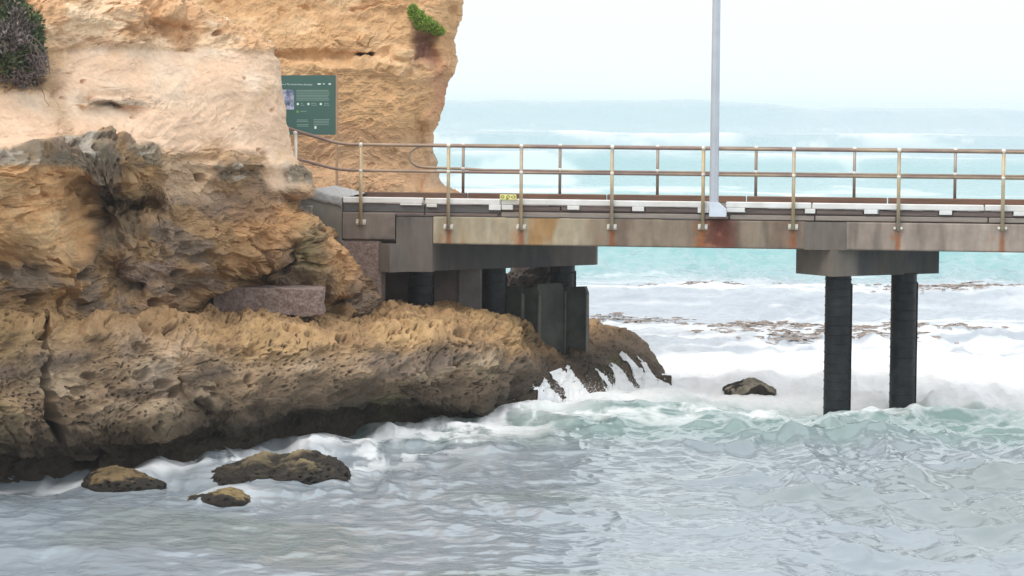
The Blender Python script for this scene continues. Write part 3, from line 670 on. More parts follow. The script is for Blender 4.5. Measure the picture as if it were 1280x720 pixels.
def qbox(bm, c, ax, ay, az, hx, hy, hz, bevel=.01):
    """box about a centre with three axis vectors and half sizes"""
    vs = [bm.verts.new(c + ax * (i * hx) + ay * (j * hy) + az * (k * hz)) for i in (-1, 1) for j in (-1, 1) for k in (-1, 1)]
    fs = [bm.faces.new([vs[i] for i in f]) for f in ((0, 1, 3, 2), (4, 6, 7, 5), (0, 4, 5, 1), (2, 3, 7, 6), (0, 2, 6, 4), (1, 5, 7, 3))]
    if bevel:
        es = list({e for f in fs for e in f.edges}); bmesh.ops.bevel(bm, geom=es, offset=bevel, segments=1, affect='EDGES')
def tube(bm, pts, r, seg=12):
    pts = [Vector(p) for p in pts]; rings = []
    for i, p in enumerate(pts):
        d = (pts[min(i + 1, len(pts) - 1)] - pts[max(i - 1, 0)]).normalized()
        up = Vector((0, 0, 1)) if abs(d.z) < .9 else Vector((1, 0, 0))
        a = d.cross(up).normalized(); b = d.cross(a)
        rr = r[i] if isinstance(r, (list, tuple)) else r
        rings.append([bm.verts.new(p + (a * math.cos(2 * math.pi * k / seg) + b * math.sin(2 * math.pi * k / seg)) * rr) for k in range(seg)])
    for A, B in zip(rings[:-1], rings[1:]):
        for k in range(seg): bm.faces.new((A[k], A[(k + 1) % seg], B[(k + 1) % seg], B[k]))
    bm.faces.new(rings[0]); bm.faces.new(rings[-1])
def ball(bm, c, r, sz=1.0):
    m = Matrix.Translation(c) @ Matrix.Diagonal((r, r, r * sz, 1)); bmesh.ops.create_uvsphere(bm, u_segments=12, v_segments=8, radius=1, matrix=m)

ZR, ZM, ZK, ZD, ZB0, ZB1 = 4.69, 4.21, 3.72, 3.60, 3.385, 2.87

def stained_box(name, s0, s1, w0, w1, z0, z1, colf, parent, step=.03):
    """a beam as a finely divided box whose concrete colour carries its stains"""
    bm = bmesh.new(); e = .018
    ss_ = np.linspace(s0, s1, max(4, int((s1 - s0) / step)))
    # outline around the section, walked as rows
    zf = np.linspace(z0 + e, z1 - e, 18)
    sec = [(w0 + e, z0)] + [(w0, zz) for zz in zf] + [(w0 + e, z1)] + [(w1, z1), (w1, z0), (w0 + e, z0)]
    P = np.array([[tuple(J(s, w, z)) for s in ss_] for (w, z) in sec])
    rg = fbm(P[..., 0] * 3, P[..., 1] * 3, P[..., 2] * 3, 3, 500); P[..., 1] += rg * .006
    S = np.array([[s for s in ss_] for _ in sec]); Z = P[..., 2]
    c = colf(P, S, Z)
    me = grid_mesh(name, P, c, smooth=False)
    # end caps
    bm.from_mesh(me)
    bm.verts.ensure_lookup_table(); nc = len(ss_)
    for k in (0, nc - 1):
        try: bm.faces.new([bm.verts[i * nc + k] for i in range(len(sec) - 1)])
        except ValueError: pass
    bmesh.ops.recalc_face_normals(bm, faces=bm.faces[:]); bm.to_mesh(me); bm.free()
    return link(name, me, M['concrete'], parent)

POST_PX = [(451, 1), (560.5, 1), (651.5, 1), (765, 1), (879, 1), (992, 1), (1123.5, 1), (1254, 1), (1392, 1)]
POST_S = [sof(p, 230, -.06) for p, _ in POST_PX]
POLE_S = sof(892, 280, -.15)
def beamcol(kind):
    def f(P, S, Z):
        x, y, z = P[..., 0], P[..., 1], P[..., 2]
        st = fbm(x * 5, y * 0, z * .5, 4, 510); big = fbm(x * .7, y * 0, z * .6, 3, 511); sp = fbm(x * 9, y * 3, z * 9, 3, 512)
        # photo position along the beam
        base = np.array([.30, .245, .21]) if kind == 'right' else np.array([.27, .215, .165])
        c = np.zeros(P.shape) + base
        c = mixc(c, base * .62, ss(.0, .4, st)); c = mixc(c, base * 1.3, ss(.1, .45, big) * .7)
        if kind == 'left':
            pale = 1 - ss(sof(700), sof(800), S)
            c = mixc(c, [.44, .38, .27], pale * .75); c = mixc(c, [.50, .46, .36], pale * ss(0, .3, st) * .6)
            c = mixc(c, [.38, .20, .06], ss(.12, .34, fbm(x * 2.4, 0 * y, z * .5, 4, 515)) * pale * .75)
            c = mixc(c, [.16, .10, .075], ss(.0, .4, fbm(x * 2, 0 * y, z * .3, 4, 517)) * (1 - pale) * .6)
            c = mixc(c, [.16, .045, .03], blob(S, z, POLE_S + .12 + 0 * S, 3.2, .30, 2, 4) * ss(-.5, .1, st + .2) * .9)
            c = mixc(c, [.36, .16, .10], blob(S, z, POLE_S - .05 + 0 * S, 3.2, .22, 2, 4) * ss(.0, .3, sp) * .6)
        for ps in POST_S:
            c = mixc(c, [.30, .10, .035], blob(S + .02 * sp, z, ps - .0 + 0 * S, 2.98, .05 + .02 * st, .26, 4) * .85)
            c = mixc(c, [.34, .15, .06], blob(S, z, ps - .10, 3.0, .12, .3, 3) * ss(-.1, .4, sp + st) * .6)
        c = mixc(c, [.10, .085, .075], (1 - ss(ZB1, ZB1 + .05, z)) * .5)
        return c * (1 + .15 * sp[..., None])
    return f
def crosscol(P, S, Z):
    x, y, z = P[..., 0], P[..., 1], P[..., 2]
    st = fbm((x + y) * 4, y * 0, z * .5, 4, 530); big = fbm((x + y) * .8, y * 0, z * .7, 3, 531)
    c = np.zeros(P.shape) + np.array([.17, .15, .135]); c = mixc(c, [.10, .09, .085], ss(0, .4, st)); c = mixc(c, [.18, .15, .125], ss(.1, .4, big) * .6)
    c = mixc(c, [.30, .17, .08], ss(.22, .4, fbm((x + y) * 1.3, y * 0, z * .6, 3, 533)) * .45)
    dk = np.maximum(ss(6.25, 6.35, x + .06 * st), ss(-1.5, -1.3, x) * (1 - ss(2.5, 3, x))) * (1 - ss(2.84, 2.88, z)) * ss(-.45, -.1, st + .25)  # dark stain plus the beam's shadow, painted into the concrete colour
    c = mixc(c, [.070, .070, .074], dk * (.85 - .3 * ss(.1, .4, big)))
    return c * (1 + .1 * st[..., None])
def subdivided(name, corners, z0, z1, colf, parent, bevel_end=None):
    """upright prism on a quadrilateral plan, all faces divided so the stains and the painted shadow have room"""
    me = None; Ps = []
    c = [Vector((p[0], p[1], 0)) for p in corners]
    bm = bmesh.new()
    n = len(c); nz = 16
    rings = []
    path = []
    for i in range(n):
        a, b = c[i], c[(i + 1) % n]; k = max(2, int((b - a).length / .06))
        for t in range(k): path.append(a.lerp(b, t / k))
    zz = [z0 + (z1 - z0) * i / (nz - 1) for i in range(nz)]
    for q in zz: rings.append([bm.verts.new((p.x, p.y, q)) for p in path])
    for A, B in zip(rings[:-1], rings[1:]):
        for k in range(len(path)): bm.faces.new((A[k], A[(k + 1) % len(path)], B[(k + 1) % len(path)], B[k]))
    bm.faces.new(rings[0]); bm.faces.new(rings[-1])
    bmesh.ops.recalc_face_normals(bm, faces=bm.faces[:])
    return bm
def colour_bm(bm, name, parent, colf, mat):
    me = bpy.data.meshes.new(name); bm.to_mesh(me); bm.free()
    V = np.zeros(len(me.vertices) * 3); me.vertices.foreach_get('co', V); V = V.reshape(1, -1, 3)
    c = colf(V, V[..., 0], V[..., 2])[0]
    a = me.color_attributes.new('Col', 'FLOAT_COLOR', 'POINT'); C4 = np.ones((len(c), 4), np.float32); C4[:, :3] = np.clip(c, .002, .95); a.data.foreach_set('color', C4.ravel())
    return link(name, me, mat, parent)

jetty = empty('jetty', J(0, 1.3, 0), 'concrete and timber jetty on black ribbed piles running out from the cliff', 'jetty')

# beams: near side and the matching ones on the far side
SL0, SL1, SR0, SR1 = sof(541.5, 290), sof(1005, 290), sof(1058.5, 290), sof(1640, 290)
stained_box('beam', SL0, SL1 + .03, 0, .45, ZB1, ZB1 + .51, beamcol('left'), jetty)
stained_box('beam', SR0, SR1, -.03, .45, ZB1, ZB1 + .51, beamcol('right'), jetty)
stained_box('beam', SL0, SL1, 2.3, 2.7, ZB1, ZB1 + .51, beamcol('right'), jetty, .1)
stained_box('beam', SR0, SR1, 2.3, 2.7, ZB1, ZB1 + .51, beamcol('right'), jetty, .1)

# right crosshead
C1 = at(1041, 345, 51.93); l_ = Vector((.85, .527, 0)); e_ = Vector((-.527, .85, 0)); C1v = Vector((C1[0], C1[1], 0))
zc0 = 2.385
bm = subdivided('crosshead', [C1v, C1v + l_ * 2.5, C1v + l_ * 2.5 + e_ * 1.1, C1v + e_ * 1.1], zc0, ZB1 - .004, None, None)
b2 = subdivided('x', [J(SL1, -.02, 0), J(SR0 + .05, -.02, 0), J(SR0 + .05, .5, 0), J(SL1, .5, 0)], ZB1 - .003, ZB1 + .505, None, None)
me2 = bpy.data.meshes.new('tmp'); b2.to_mesh(me2); b2.free(); bm.from_mesh(me2); bpy.data.meshes.remove(me2)
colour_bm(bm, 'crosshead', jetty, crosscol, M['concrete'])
# left crosshead
C2 = Vector(at(487, 341, 52.75)); C2.z = 0; E2 = Vector(at(750.5, 331, 55.9)); E2.z = 0
l2 = (E2 - C2).normalized(); e2 = Vector((-l2.y, l2.x, 0)); L2 = (E2 - C2).length
zc2 = 2.345
corner = [C2, C2 + l2 * (L2 - .12), C2 + l2 * (L2 - .03) + e2 * .05, C2 + l2 * L2 + e2 * .16, C2 + l2 * L2 + e2 * .9, C2 + e2 * .9]
bm = subdivided('crosshead', corner, zc2, ZB1 - .004, None, None)
b2 = subdivided('x', [J(sof(495.5), -.012, 0), J(SL0 - .01, -.012, 0), J(SL0 - .01, .45, 0), J(sof(495.5), .45, 0)], zc2 + .006, ZB1 + .50, None, None)
me2 = bpy.data.meshes.new('tmp'); b2.to_mesh(me2); b2.free(); bm.from_mesh(me2); bpy.data.meshes.remove(me2)
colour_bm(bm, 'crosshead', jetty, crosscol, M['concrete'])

# end panel over the landing
def panelcol(P, S, Z):
    x, y, z = P[..., 0], P[..., 1], P[..., 2]
    c = np.zeros(P.shape) + np.array([.20, .165, .145]); n1 = fbm(x * 2, y, z * 2, 4, 540)
    c = mixc(c, [.12, .10, .09], ss(-.05, .35, n1)); c = mixc(c, [.26, .22, .19], ss(.1, .4, fbm(x * 1.2, y, z * 3, 3, 541)) * .6); return c
stained_box('end_panel', sof(428.5), sof(494), -.02, .4, zat(460, 299.5), zat(460, 265.5), panelcol, jetty)

# piles: black sleeve with raised bands and a bolted seam
def pile(x, y, z0, z1, r=.232, seam=R(-8)):
    bm = bmesh.new(); seg = 40; zs = []
    z = z0; i = 0
    while z < z1 - .1:
        hgt = .155 + .03 * random.random(); zs += [(z, r), (z + hgt - .030, r), (z + hgt - .022, r + .009), (z + hgt - .006, r + .009), (z + hgt, r)]
        z += hgt
    zs.append((z1, r))
    rings = [[bm.verts.new((x + rr * math.cos(2 * math.pi * k / seg), y + rr * math.sin(2 * math.pi * k / seg), zz)) for k in range(seg)] for zz, rr in zs]
    for A, B in zip(rings[:-1], rings[1:]):
        for k in range(seg): bm.faces.new((A[k], A[(k + 1) % seg], B[(k + 1) % seg], B[k]))
    bm.faces.new(rings[0]); bm.faces.new(rings[-1])
    o = bm_obj('pile', bm, M['pile'], jetty)
    # toothed seam strip: one closed piece
    bm = bmesh.new(); d = Vector((math.cos(seam), math.sin(seam), 0)); t = Vector((-d.y, d.x, 0)); out = []; zz = z0 + .05
    while zz < z1 - .2: out += [(.006, zz), (.006, zz + .10), (.026, zz + .105), (.026, zz + .145), (.006, zz + .15)]; zz += .168
    out.append((.006, zz)); ring = [(-.02, z0 + .05)] + out + [(-.02, zz)]
    c0 = Vector((x, y, 0)) + d * r
    A = [bm.verts.new(c0 + d * a - t * .02 + Vector((0, 0, b))) for a, b in ring]; B = [bm.verts.new(c0 + d * a + t * .02 + Vector((0, 0, b))) for a, b in ring]; n = len(A)
    bm.faces.new(A); bm.faces.new(B)
    for k in range(n): bm.faces.new((A[k], A[(k + 1) % n], B[(k + 1) % n], B[k]))
    bmesh.ops.triangulate(bm, faces=[f for f in bm.faces if len(f.verts) > 4])
    sm = bm_obj('seam_strip', bm, M['pile'], jetty); sm.parent = o; sm.matrix_parent_inverse = Matrix.Identity(4)
    return o
def px_at(px, py, Y): a = float(dirs(px, py)[0]); return a * Y
for (px, Y, z0, z1) in ((1046.5, 52.4, -2, zc0 + .01), (1128.5, 53.05, -2, zc0 + .01), (525, 53.85, 0, zc2 + .01), (616, 54.75, 0, zc2 + .01), (702.5, 55.75, -1.5, zc2 + .01)):
    p = pile(px_at(px, 440, Y), Y, z0, z1, r=.238)

# deck of cross planks, bearers, kerbs
bm = bmesh.new(); s = sof(374)
while s < SR1:
    w = .19; jbox(bm, s, s + w, .13, 2.72, ZD - .07 + random.uniform(-.006, .006), ZD + random.uniform(-.006, .006), .008); s += w + .012
bm_obj('deck', bm, M['timber'], jetty)
def seglist(pairs, w0, w1, z0, z1, mat, name, jit=.0):
    for a, b in pairs:
        bm = bmesh.new(); dz = random.uniform(-jit, jit)
        jbox(bm, sof(a) + .004, sof(b) - .004, w0 + random.uniform(0, .02), w1, z0 + dz, z1 + dz, .012); bm_obj(name, bm, mat, jetty)
# near white kerb
seglist([(428, 528), (531, 625), (626.5, 764), (765, 887), (907, 1014), (1015, 1230), (1231, 1420)], -.01, .16, ZK - .105, ZK, M['white'], 'kerb', .004)
for a, b, dz in [(611, 626, .1), (627, 641, .09), (709, 724, .075), (790, 805, .085), (872, 886, .10), (908, 931, .08), (1006, 1019, .085), (1080, 1097, .08), (1174, 1190, .08), (1267, 1300, .08), (533, 546, .06), (500, 527, .03)]:
    bm = bmesh.new(); jbox(bm, sof(a), sof(b), -.012, .14, ZK - .108 - dz, ZK - .107, .008); bm_obj('kerb_block', bm, M['white'], jetty)
# bearers under the kerb in broken lengths
seglist([(428, 530), (531, 625)], .03, .2, ZK - .27, ZK - .125, M['timber_grey'], 'bearer')
seglist([(626, 700), (701, 789), (806, 889), (932, 1005), (1020, 1079), (1098, 1173), (1191, 1266), (1267, 1420)], .03, .2, ZK - .215, ZK - .125, M['timber'], 'bearer', .006)
seglist([(626, 764), (765, 887), (912, 1018), (1019, 1120), (1121, 1235), (1236, 1420)], .012, .2, ZK - .325, ZK - .235, M['timber_pale'], 'bearer', .006)
seglist([(428, 530), (531, 622)], .012, .2, ZK - .33, ZK - .275, M['timber'], 'bearer')
seglist([(495, 545), (556, 620), (632, 700), (712, 800), (826, 885)], -.004, .1, ZB1 + .512, ZB1 + .528, M['timber_grey'], 'bearer')
# dark packing between the bearers
bm = bmesh.new(); jbox(bm, sof(430), SR1, .07, .3, ZB1 + .515, ZD - .075, 0); bm_obj('packing', bm, M['wall'], jetty)
# far kerb
seglist([(365, 560), (561, 742), (743, 925), (926, 1110), (1111, 1400)], 2.5, 2.66, ZD + .002, ZD + .145, M['timber_red'], 'kerb', .004)

# ------------------------------------------------------------------ hand rails
def post(parent, s, w, z0, z1, mat, foot=True, r=.033):
    bm = bmesh.new(); tube(bm, [J(s, w, z0), J(s, w, z1)], r, 14); o = bm_obj('post', bm, mat, parent, True)
    for zz, rr in ((z1, .046), (ZM, .043)):
        bm = bmesh.new(); ball(bm, J(s, w, zz), rr, 1.05)
        f = bm_obj('fitting', bm, M['galv'], o, True); f.matrix_parent_inverse = Matrix.Identity(4)
    if foot:
        for q in (-1, 1):
            bm = bmesh.new(); tube(bm, [J(s + q * .062, w + .06, z0 + .05), J(s + q * .062, w - .03, z0 + .05)], .024, 10)
            f = bm_obj('bolt', bm, M['galv'], o); f.matrix_parent_inverse = Matrix.Identity(4)
        bm = bmesh.new()
        jbox(bm, s - .09, s + .09, w + .036, w + .05, z0 + .0, z0 + .10, .004)
        f = bm_obj('foot_bracket', bm, M['galv'], o); f.matrix_parent_inverse = Matrix.Identity(4)
    return o
hr = empty('handrail', J(0, -.06, ZD), 'two bar pipe handrail along the near edge of the jetty, posts bolted over white kerb', 'handrail')
wn = -.06
P1, P0 = J(sof(426, 177, wn), wn, ZR + .01), Vector(at(366, 162.5, 53.2)); Pm1, P00 = J(sof(424, 211, wn), wn, ZM + .01), Vector(at(330, 150, 53.5))
def bend(pts, k=5):
    out = [pts[0]]
    for a, b, c in zip(pts[:-2], pts[1:-1], pts[2:]):
        d1 = (a - b); d2 = (c - b); r = min(.25, d1.length * .4, d2.length * .4); q0 = b + d1.normalized() * r; q1 = b + d2.normalized() * r
        for i in range(k + 1):
            t = i / k; out.append(q0 * (1 - t) ** 2 + b * 2 * t * (1 - t) + q1 * t * t)
    out.append(pts[-1]); return out
bm = bmesh.new(); tube(bm, bend([P00, P0, P1, J(sof(560, 180, wn), wn, ZR), J(5.5, wn, ZR - .01), J(9, wn, ZR)]), .031); bm_obj('top_rail', bm, M['rail'], hr, True)
bm = bmesh.new(); tube(bm, bend([Vector(at(345, 189, 53.4)), Vector(at(372, 199, 53.2)), Pm1, J(sof(560, 216, wn), wn, ZM), J(9, wn, ZM)]), .026); bm_obj('middle_rail', bm, M['rail'], hr, True)
for i, s_ in enumerate(POST_S):
    post(hr, s_, wn, zat(POST_PX[i][0], 285 + (1.5 if s_ > 1 else 0), wn) - .03 if i else zat(451, 281, wn), ZR + (.004 if i else 0), M['post'])
# the post at the top of the ramp
bm = bmesh.new(); b0 = Vector(at(369.5, 166, 53.2)); tube(bm, [b0 - Vector((0, 0, 1.1)), b0], .033, 14); o = bm_obj('post', bm, M['galv'], hr, True)
bm = bmesh.new(); ball(bm, b0, .048); f = bm_obj('fitting', bm, M['galv'], o, True); f.matrix_parent_inverse = Matrix.Identity(4)

hf = empty('handrail', J(0, 2.58, ZD), 'far two bar pipe handrail of the jetty, starting in a rounded end by the cliff', 'handrail')
wf = 2.58; ZRf, ZMf = 4.665, 4.185
sA = sof(513, 195, wf)
def farz(px, py): return zat(px, py, wf)
loop = [J(sof(640, 185, wf), wf, ZRf), J(sA + .35, wf, farz(530, 181))]
cz = (farz(515, 182) + farz(515, 209)) / 2; rr = (farz(515, 182) - farz(515, 209)) / 2
for k in range(0, 13):
    a = math.pi / 2 + math.pi * k / 12; loop.append(J(sA + .28 + .30 * math.cos(a), wf, cz + rr * math.sin(a)))
loop += [J(sof(545, 211, wf), wf, farz(545, 210)), J(sof(580, 211, wf), wf, farz(580, 211)), J(sof(606, 215, wf), wf, ZMf), J(9, wf, ZMf)]
bm = bmesh.new(); tube(bm, [J(9, wf, ZRf)] + loop, .027); bm_obj('rail_pipe', bm, M['rail'], hf, True)
for px in (579, 700, 822, 945, 1068, 1194, 1321):
    s_ = sof(px, 215, wf); o = post(hf, s_, wf, ZD + .14, ZRf, M['post_far'], False, .030)
for px in (1321,): pass

# ------------------------------------------------------------------ lamp pole, marker plate
lp = empty('lamp_pole', J(POLE_S, -.16, ZB1 + .5), 'tall pale grey steel pole on a white gusset foot at the jetty edge', 'pole')
bm = bmesh.new(); tube(bm, [J(POLE_S, -.15, 3.42), J(POLE_S, -.15, 12.5)], [.086, .058], 8); bm_obj('pole_shaft', bm, M['pole'], lp)
bm = bmesh.new()
s0, s1, s2 = sof(887, 260, -.15), sof(897.5, 260, -.15), sof(908, 265, -.15)
zt, zm, zb = zat(890, 252.5, -.15), zat(908, 262, -.15), zat(890, 270.5, -.15)
prof = [(s0, zb), (s2, zb), (s2, zm), (s1, zt), (s0, zt)]
A = [bm.verts.new(J(s, -.25, z)) for s, z in prof]; B = [bm.verts.new(J(s, -.02, z)) for s, z in prof]
bm.faces.new(A); bm.faces.new(B)
for k in range(5): bm.faces.new((A[k], A[(k + 1) % 5], B[(k + 1) % 5], B[k]))
bm_obj('gusset_foot', bm, M['gusset'], lp)
bm = bmesh.new(); jbox(bm, s0 - .05, s2 + .03, -.24, -.004, zb - .035, zb - .002, .004); bm_obj('base_plate', bm, M['timber_red'], lp)

mp_ = empty('marker_plate', J(sof(635), -.03, ZK - .02), 'small yellow plate with three dark olive marks fixed on the white kerb', 'plate')
bm = bmesh.new(); jbox(bm, sof(625), sof(645.5), -.045, -.02, ZK - .012, ZK + .085, .006); bm_obj('plate', bm, M['yellow'], mp_)
bm = bmesh.new()
for cpx, k in ((628.3, 0), (635.5, 1), (642, 2)):
    sc = sof(cpx); zc = ZK + .042
    n_ = 14; R1, R2 = .030, .016
    a0, a1 = ((0, 2 * math.pi), (-.4, 4.2), (-2.2, 2.2))[k]
    ring = []
    for q in range(n_ + 1):
        a = a0 + (a1 - a0) * q / n_; ring.append((bm.verts.new(J(sc + R1 * math.cos(a) * 1.2, -.048, zc + R1 * math.sin(a))), bm.verts.new(J(sc + R2 * math.cos(a) * 1.2, -.048, zc + R2 * math.sin(a)))))
    for (a, b), (c, d) in zip(ring[:-1], ring[1:]): bm.faces.new((a, c, d, b))
    if k: 
        v = [bm.verts.new(J(sc + dx, -.0485, zc + dz)) for dx, dz in (((-.05, -.045), (-.01, -.05), (.02, -.018), (-.02, -.014)), ((-.05, .0), (-.022, .02), (-.022, -.022), (-.03, -.024)))[k - 1]]; bm.faces.new(v)
bm_obj('marks', bm, M['olive'], mp_)

# ------------------------------------------------------------------ abutment and walls
ab = empty('abutment', J(sof(400), .2, 1.5), 'grey concrete abutment block with crumbling pale cement top where jetty meets cliff', 'abutment')
bm = bmesh.new()
sa, sb = sof(372), sof(427.5); zt0, zt1 = zat(372, 240), zat(428, 247)
def prism_s(bm, prof, w0, w1):
    A = [bm.verts.new(J(s, w0, z)) for s, z in prof]; B = [bm.verts.new(J(s, w1, z)) for s, z in prof]; n = len(A)
    bm.faces.new(A); bm.faces.new(B)
    for k in range(n): bm.faces.new((A[k], A[(k + 1) % n], B[(k + 1) % n], B[k]))
prism_s(bm, [(sa, 1.2), (sb, 1.2), (sb, zt1 - .08), (sa, zt0 - .10)], .0, 2.7)
bm_obj('block', bm, M['grey_concrete'], ab)
# rough cement cap
ns, nw = 60, 40
Sg, Wg = np.meshgrid(np.linspace(sa - .02, sb, ns), np.linspace(-.03, 2.7, nw)); Pc = np.array([[tuple(J(a, b, 0)) for a, b in zip(r1, r2)] for r1, r2 in zip(Sg, Wg)])
tz = np.interp(Sg, [sa, sa + .25, sb], [zt0, zt0 + .05, zt1]); Pc[..., 2] = tz + .02 * fbm(Pc[..., 0] * 8, Pc[..., 1] * 8, Pc[..., 2], 3, 601)
front = Pc[:1].copy(); lowf = front.copy(); lowf[..., 2] = front[..., 2] - .17 - .04 * fbm(front[..., 0] * 5, front[..., 1], front[..., 2], 3, 602); lowb = lowf.copy(); lowb[..., 1] += .04
mids = [lowf + (front - lowf) * t for t in (.33, .66)]
Pc = np.concatenate([lowb, lowf] + mids + [Pc], 0)
link('cement_cap', grid_mesh('cement_cap', Pc), M['cement'], ab)

sw = empty('masonry_wall', J(sof(450), .1, 1.4), 'pinkish rough aggregate wall below the end panel of the jetty', 'wall')
bm = bmesh.new(); jbox(bm, sof(422), sof(476), .0, .6, 1.2, zat(450, 300.5), .03); bm_obj('masonry', bm, M['aggregate'], sw)
bw = tag(empty('retaining_wall', J(sof(540), 1.6, 1.2)), 'dark brown concrete wall standing behind the piles under the landing', 'wall')
bm = bmesh.new(); jbox(bm, sof(460, 360, 1.45), sof(598, 360, 1.45), 1.45, 1.8, .9, 2.85, .02); bm_obj('wall_face', bm, M['wall'], bw)
bm = bmesh.new(); jbox(bm, sof(573, 360, 1.4), sof(602, 360, 1.4), 1.36, 1.446, .9, 2.75, .02); bm_obj('grey_panel', bm, M['wall_grey'], bw)

# folded row of dark slabs
sl = empty('slab_wall', Vector(at(680, 430, 55.6)), 'row of four dark upright slabs set zigzag on the rock under the jetty', 'wall')
for (xa, xb, yt, yb, Ya, Yc) in ((629, 653, 358, 440, 55.1, 54.9), (652, 674, 360, 445, 55.15, 54.95), (672, 705, 355, 460, 55.0, 55.35), (703, 733.5, 359, 465, 55.5, 55.25)):
    bm = bmesh.new()
    p0 = Vector(at(xa, yt, Ya)); p1 = Vector(at(xb, yt + 2, Yc)); q0 = Vector(at(xa, yb, Ya)); q1 = Vector(at(xb, yb, Yc))
    dn = Vector((p1.y - p0.y, -(p1.x - p0.x), 0)).normalized() * -.10
    m0 = Vector(at(xb - 3, yt - 1, Ya + (Yc - Ya) * .9))
    fr = [q0, q1, p1 - Vector((0, 0, .08)), m0, p0]
    A = [bm.verts.new(v) for v in fr]; B = [bm.verts.new(v + dn) for v in fr]; n = 5
    bm.faces.new(A); bm.faces.new(B)
    for k in range(n): bm.faces.new((A[k], A[(k + 1) % n], B[(k + 1) % n], B[k]))
    o = bm_obj('slab', bm, M['slab'], sl)
    bm = bmesh.new(); e = (p1 - p0).normalized()
    c = (q1 + p1) / 2 - Vector((0, 0, .06)) + e * .004
    qbox(bm, c, e, Vector((e.y, -e.x, 0)), Vector((0, 0, 1)), .012, .05, (p1.z - q1.z) / 2 - .05, .004)
    f = bm_obj('slab_edge', bm, M['slab_edge'], o); f.matrix_parent_inverse = Matrix.Identity(4)
    f.parent = o; f.matrix_parent_inverse = Matrix.Translation(sl.location).inverted() @ Matrix.Identity(4); f.matrix_parent_inverse = Matrix.Identity(4)

# block of aggregate lying on the ledge
def rough_block(name, x0, x1, yt, yb, Y, dpt, mat, label, cat, seed, yaw=R(-28)):
    a = at(x0, yb, Y); b = at(x1, yb, Y); t = at(x0, yt, Y)
    W = (b[0] - a[0]); Hh = t[2] - a[2]; n = 60; m = 26
    U = np.linspace(0, 1, 4 * n + 1)
    cr = []
    for i in range(n): cr.append((-.5 + i / n, -.5))
    for i in range(n // 2): cr.append((.5, -.5 + i / (n // 2)))
    for i in range(n): cr.append((.5 - i / n, .5))
    for i in range(n // 2 + 1): cr.append((-.5, .5 - i / (n // 2)))
    cr = np.array(cr)
    rows = [(0, .97), (0.02, 1)] + [(v, 1) for v in np.linspace(.06, .94, m)] + [(.985, .99), (1, .96), (1, .6), (1, .05)]
    P = np.array([[(c[0] * W * s, c[1] * dpt * s, v * Hh) for c in cr] for v, s in rows])
    q = P + np.array([seed, 0, 0]); n_ = P.copy(); n_[..., 2] = 0; n_ /= np.linalg.norm(n_, axis=-1, keepdims=True) + 1e-6
    d = fbm(q[..., 0] * 4, q[..., 1] * 4, q[..., 2] * 4, 4, seed) * .05 + fbm(q[..., 0] * 16, q[..., 1] * 16, q[..., 2] * 16, 3, seed + 1) * .03
    P = P + n_ * d[..., None]
    P[..., 2] += .02 * fbm(q[..., 0] * 5, q[..., 1] * 5, q[..., 2] * 0, 3, seed + 2)
    o = link(name, grid_mesh(name, P), mat); o.location = ((a[0] + b[0]) / 2, Y + dpt / 2, a[2]); 
    return tag(o, label, cat)
rough_block('stone_block', 267, 402, 360, 394, 47.3, .8, M['aggregate'], 'long squared block of pinkish aggregate lying on the ledge in the hollow', 'block', 31)
rough_block('stone_block', 371, 389, 258, 273, 52.6, .4, M['grey_concrete'], 'small grey brown block wedged beside the abutment above the ledge', 'block', 35)
boulder((628, 694), (320, 364), 56.6, 'grey jagged rock showing above the dark slabs beneath the jetty', .6, 27, (.16, .135, .12), wetline=.01, prof=([0, .5, 1], [.5, .9, 1.1]), group=None)

# ------------------------------------------------------------------ information sign
YS = 57.2
sg = empty('information_sign', Vector(at(421, 236, YS)), 'green information board with white print on a tan post by the cliff', 'sign')
def srect(bm, x0, y0, x1, y1, off=.0, th=0.0):
    ps = [Vector(at(x, y, YS)) - Vector((0, off, 0)) for x, y in ((x0, y1), (x1, y1), (x1, y0), (x0, y0))]
    A = [bm.verts.new(p) for p in ps]
    if not th: bm.faces.new(A); return
    B = [bm.verts.new(p + Vector((0, th, 0))) for p in ps]; bm.faces.new(A); bm.faces.new(B)
    for k in range(4): bm.faces.new((A[k], A[(k + 1) % 4], B[(k + 1) % 4], B[k]))
bm = bmesh.new(); srect(bm, 338, 94, 420.5, 168.5, 0, .04); panel = bm_obj('panel', bm, M['sign'], sg)
for x0 in (419.8, 335):
    bm = bmesh.new(); p = Vector(at(x0 + 1.6, 93.5, YS)); b = Vector(at(x0 + 1.2, 240, YS)); tube(bm, [Vector((b.x, b.y + .01, 3.3)), p], .028, 8); bm_obj('post', bm, M['signpost'], sg)
def child(bm, name, mat):
    f = bm_obj(name, bm, mat, panel); f.matrix_parent_inverse = Matrix.Identity(4); return f
bm = bmesh.new()
def para(lines, x0, x1):
    """one paragraph of print too small to read, each line a thin strip joined down its left edge"""
    global bm
    bm = bmesh.new()
    for y in lines: srect(bm, x0, y, x1 - random.uniform(0, 3), y + 1.0, .004)
    srect(bm, x0, lines[0], x0 + .12, lines[-1] + 1.0, .0042)
    bmesh.ops.remove_doubles(bm, verts=bm.verts[:], dist=.0008)
    child(bm, 'text_block', M['ink_dim'])
def disc(bm, cx, cy, r, off=.006):
    bm.faces.new([bm.verts.new(Vector(at(cx + r * math.cos(a), cy + r * math.sin(a), YS)) - Vector((0, off, 0))) for a in [2 * math.pi * k / 14 for k in range(14)]])
para([112.5, 114.4, 116.8, 118.8, 120.6], 370.5, 413); para([122.6, 124.6], 370.5, 412)
para([149.5, 151.5, 155.2, 157.2], 371, 386); para([149, 151, 153, 155.3], 392, 412)
for xa, xb in ((376, 381), (389, 397), (405, 412)): para([128.6, 131], xa, xb)
para([138.7], 375.5, 384)
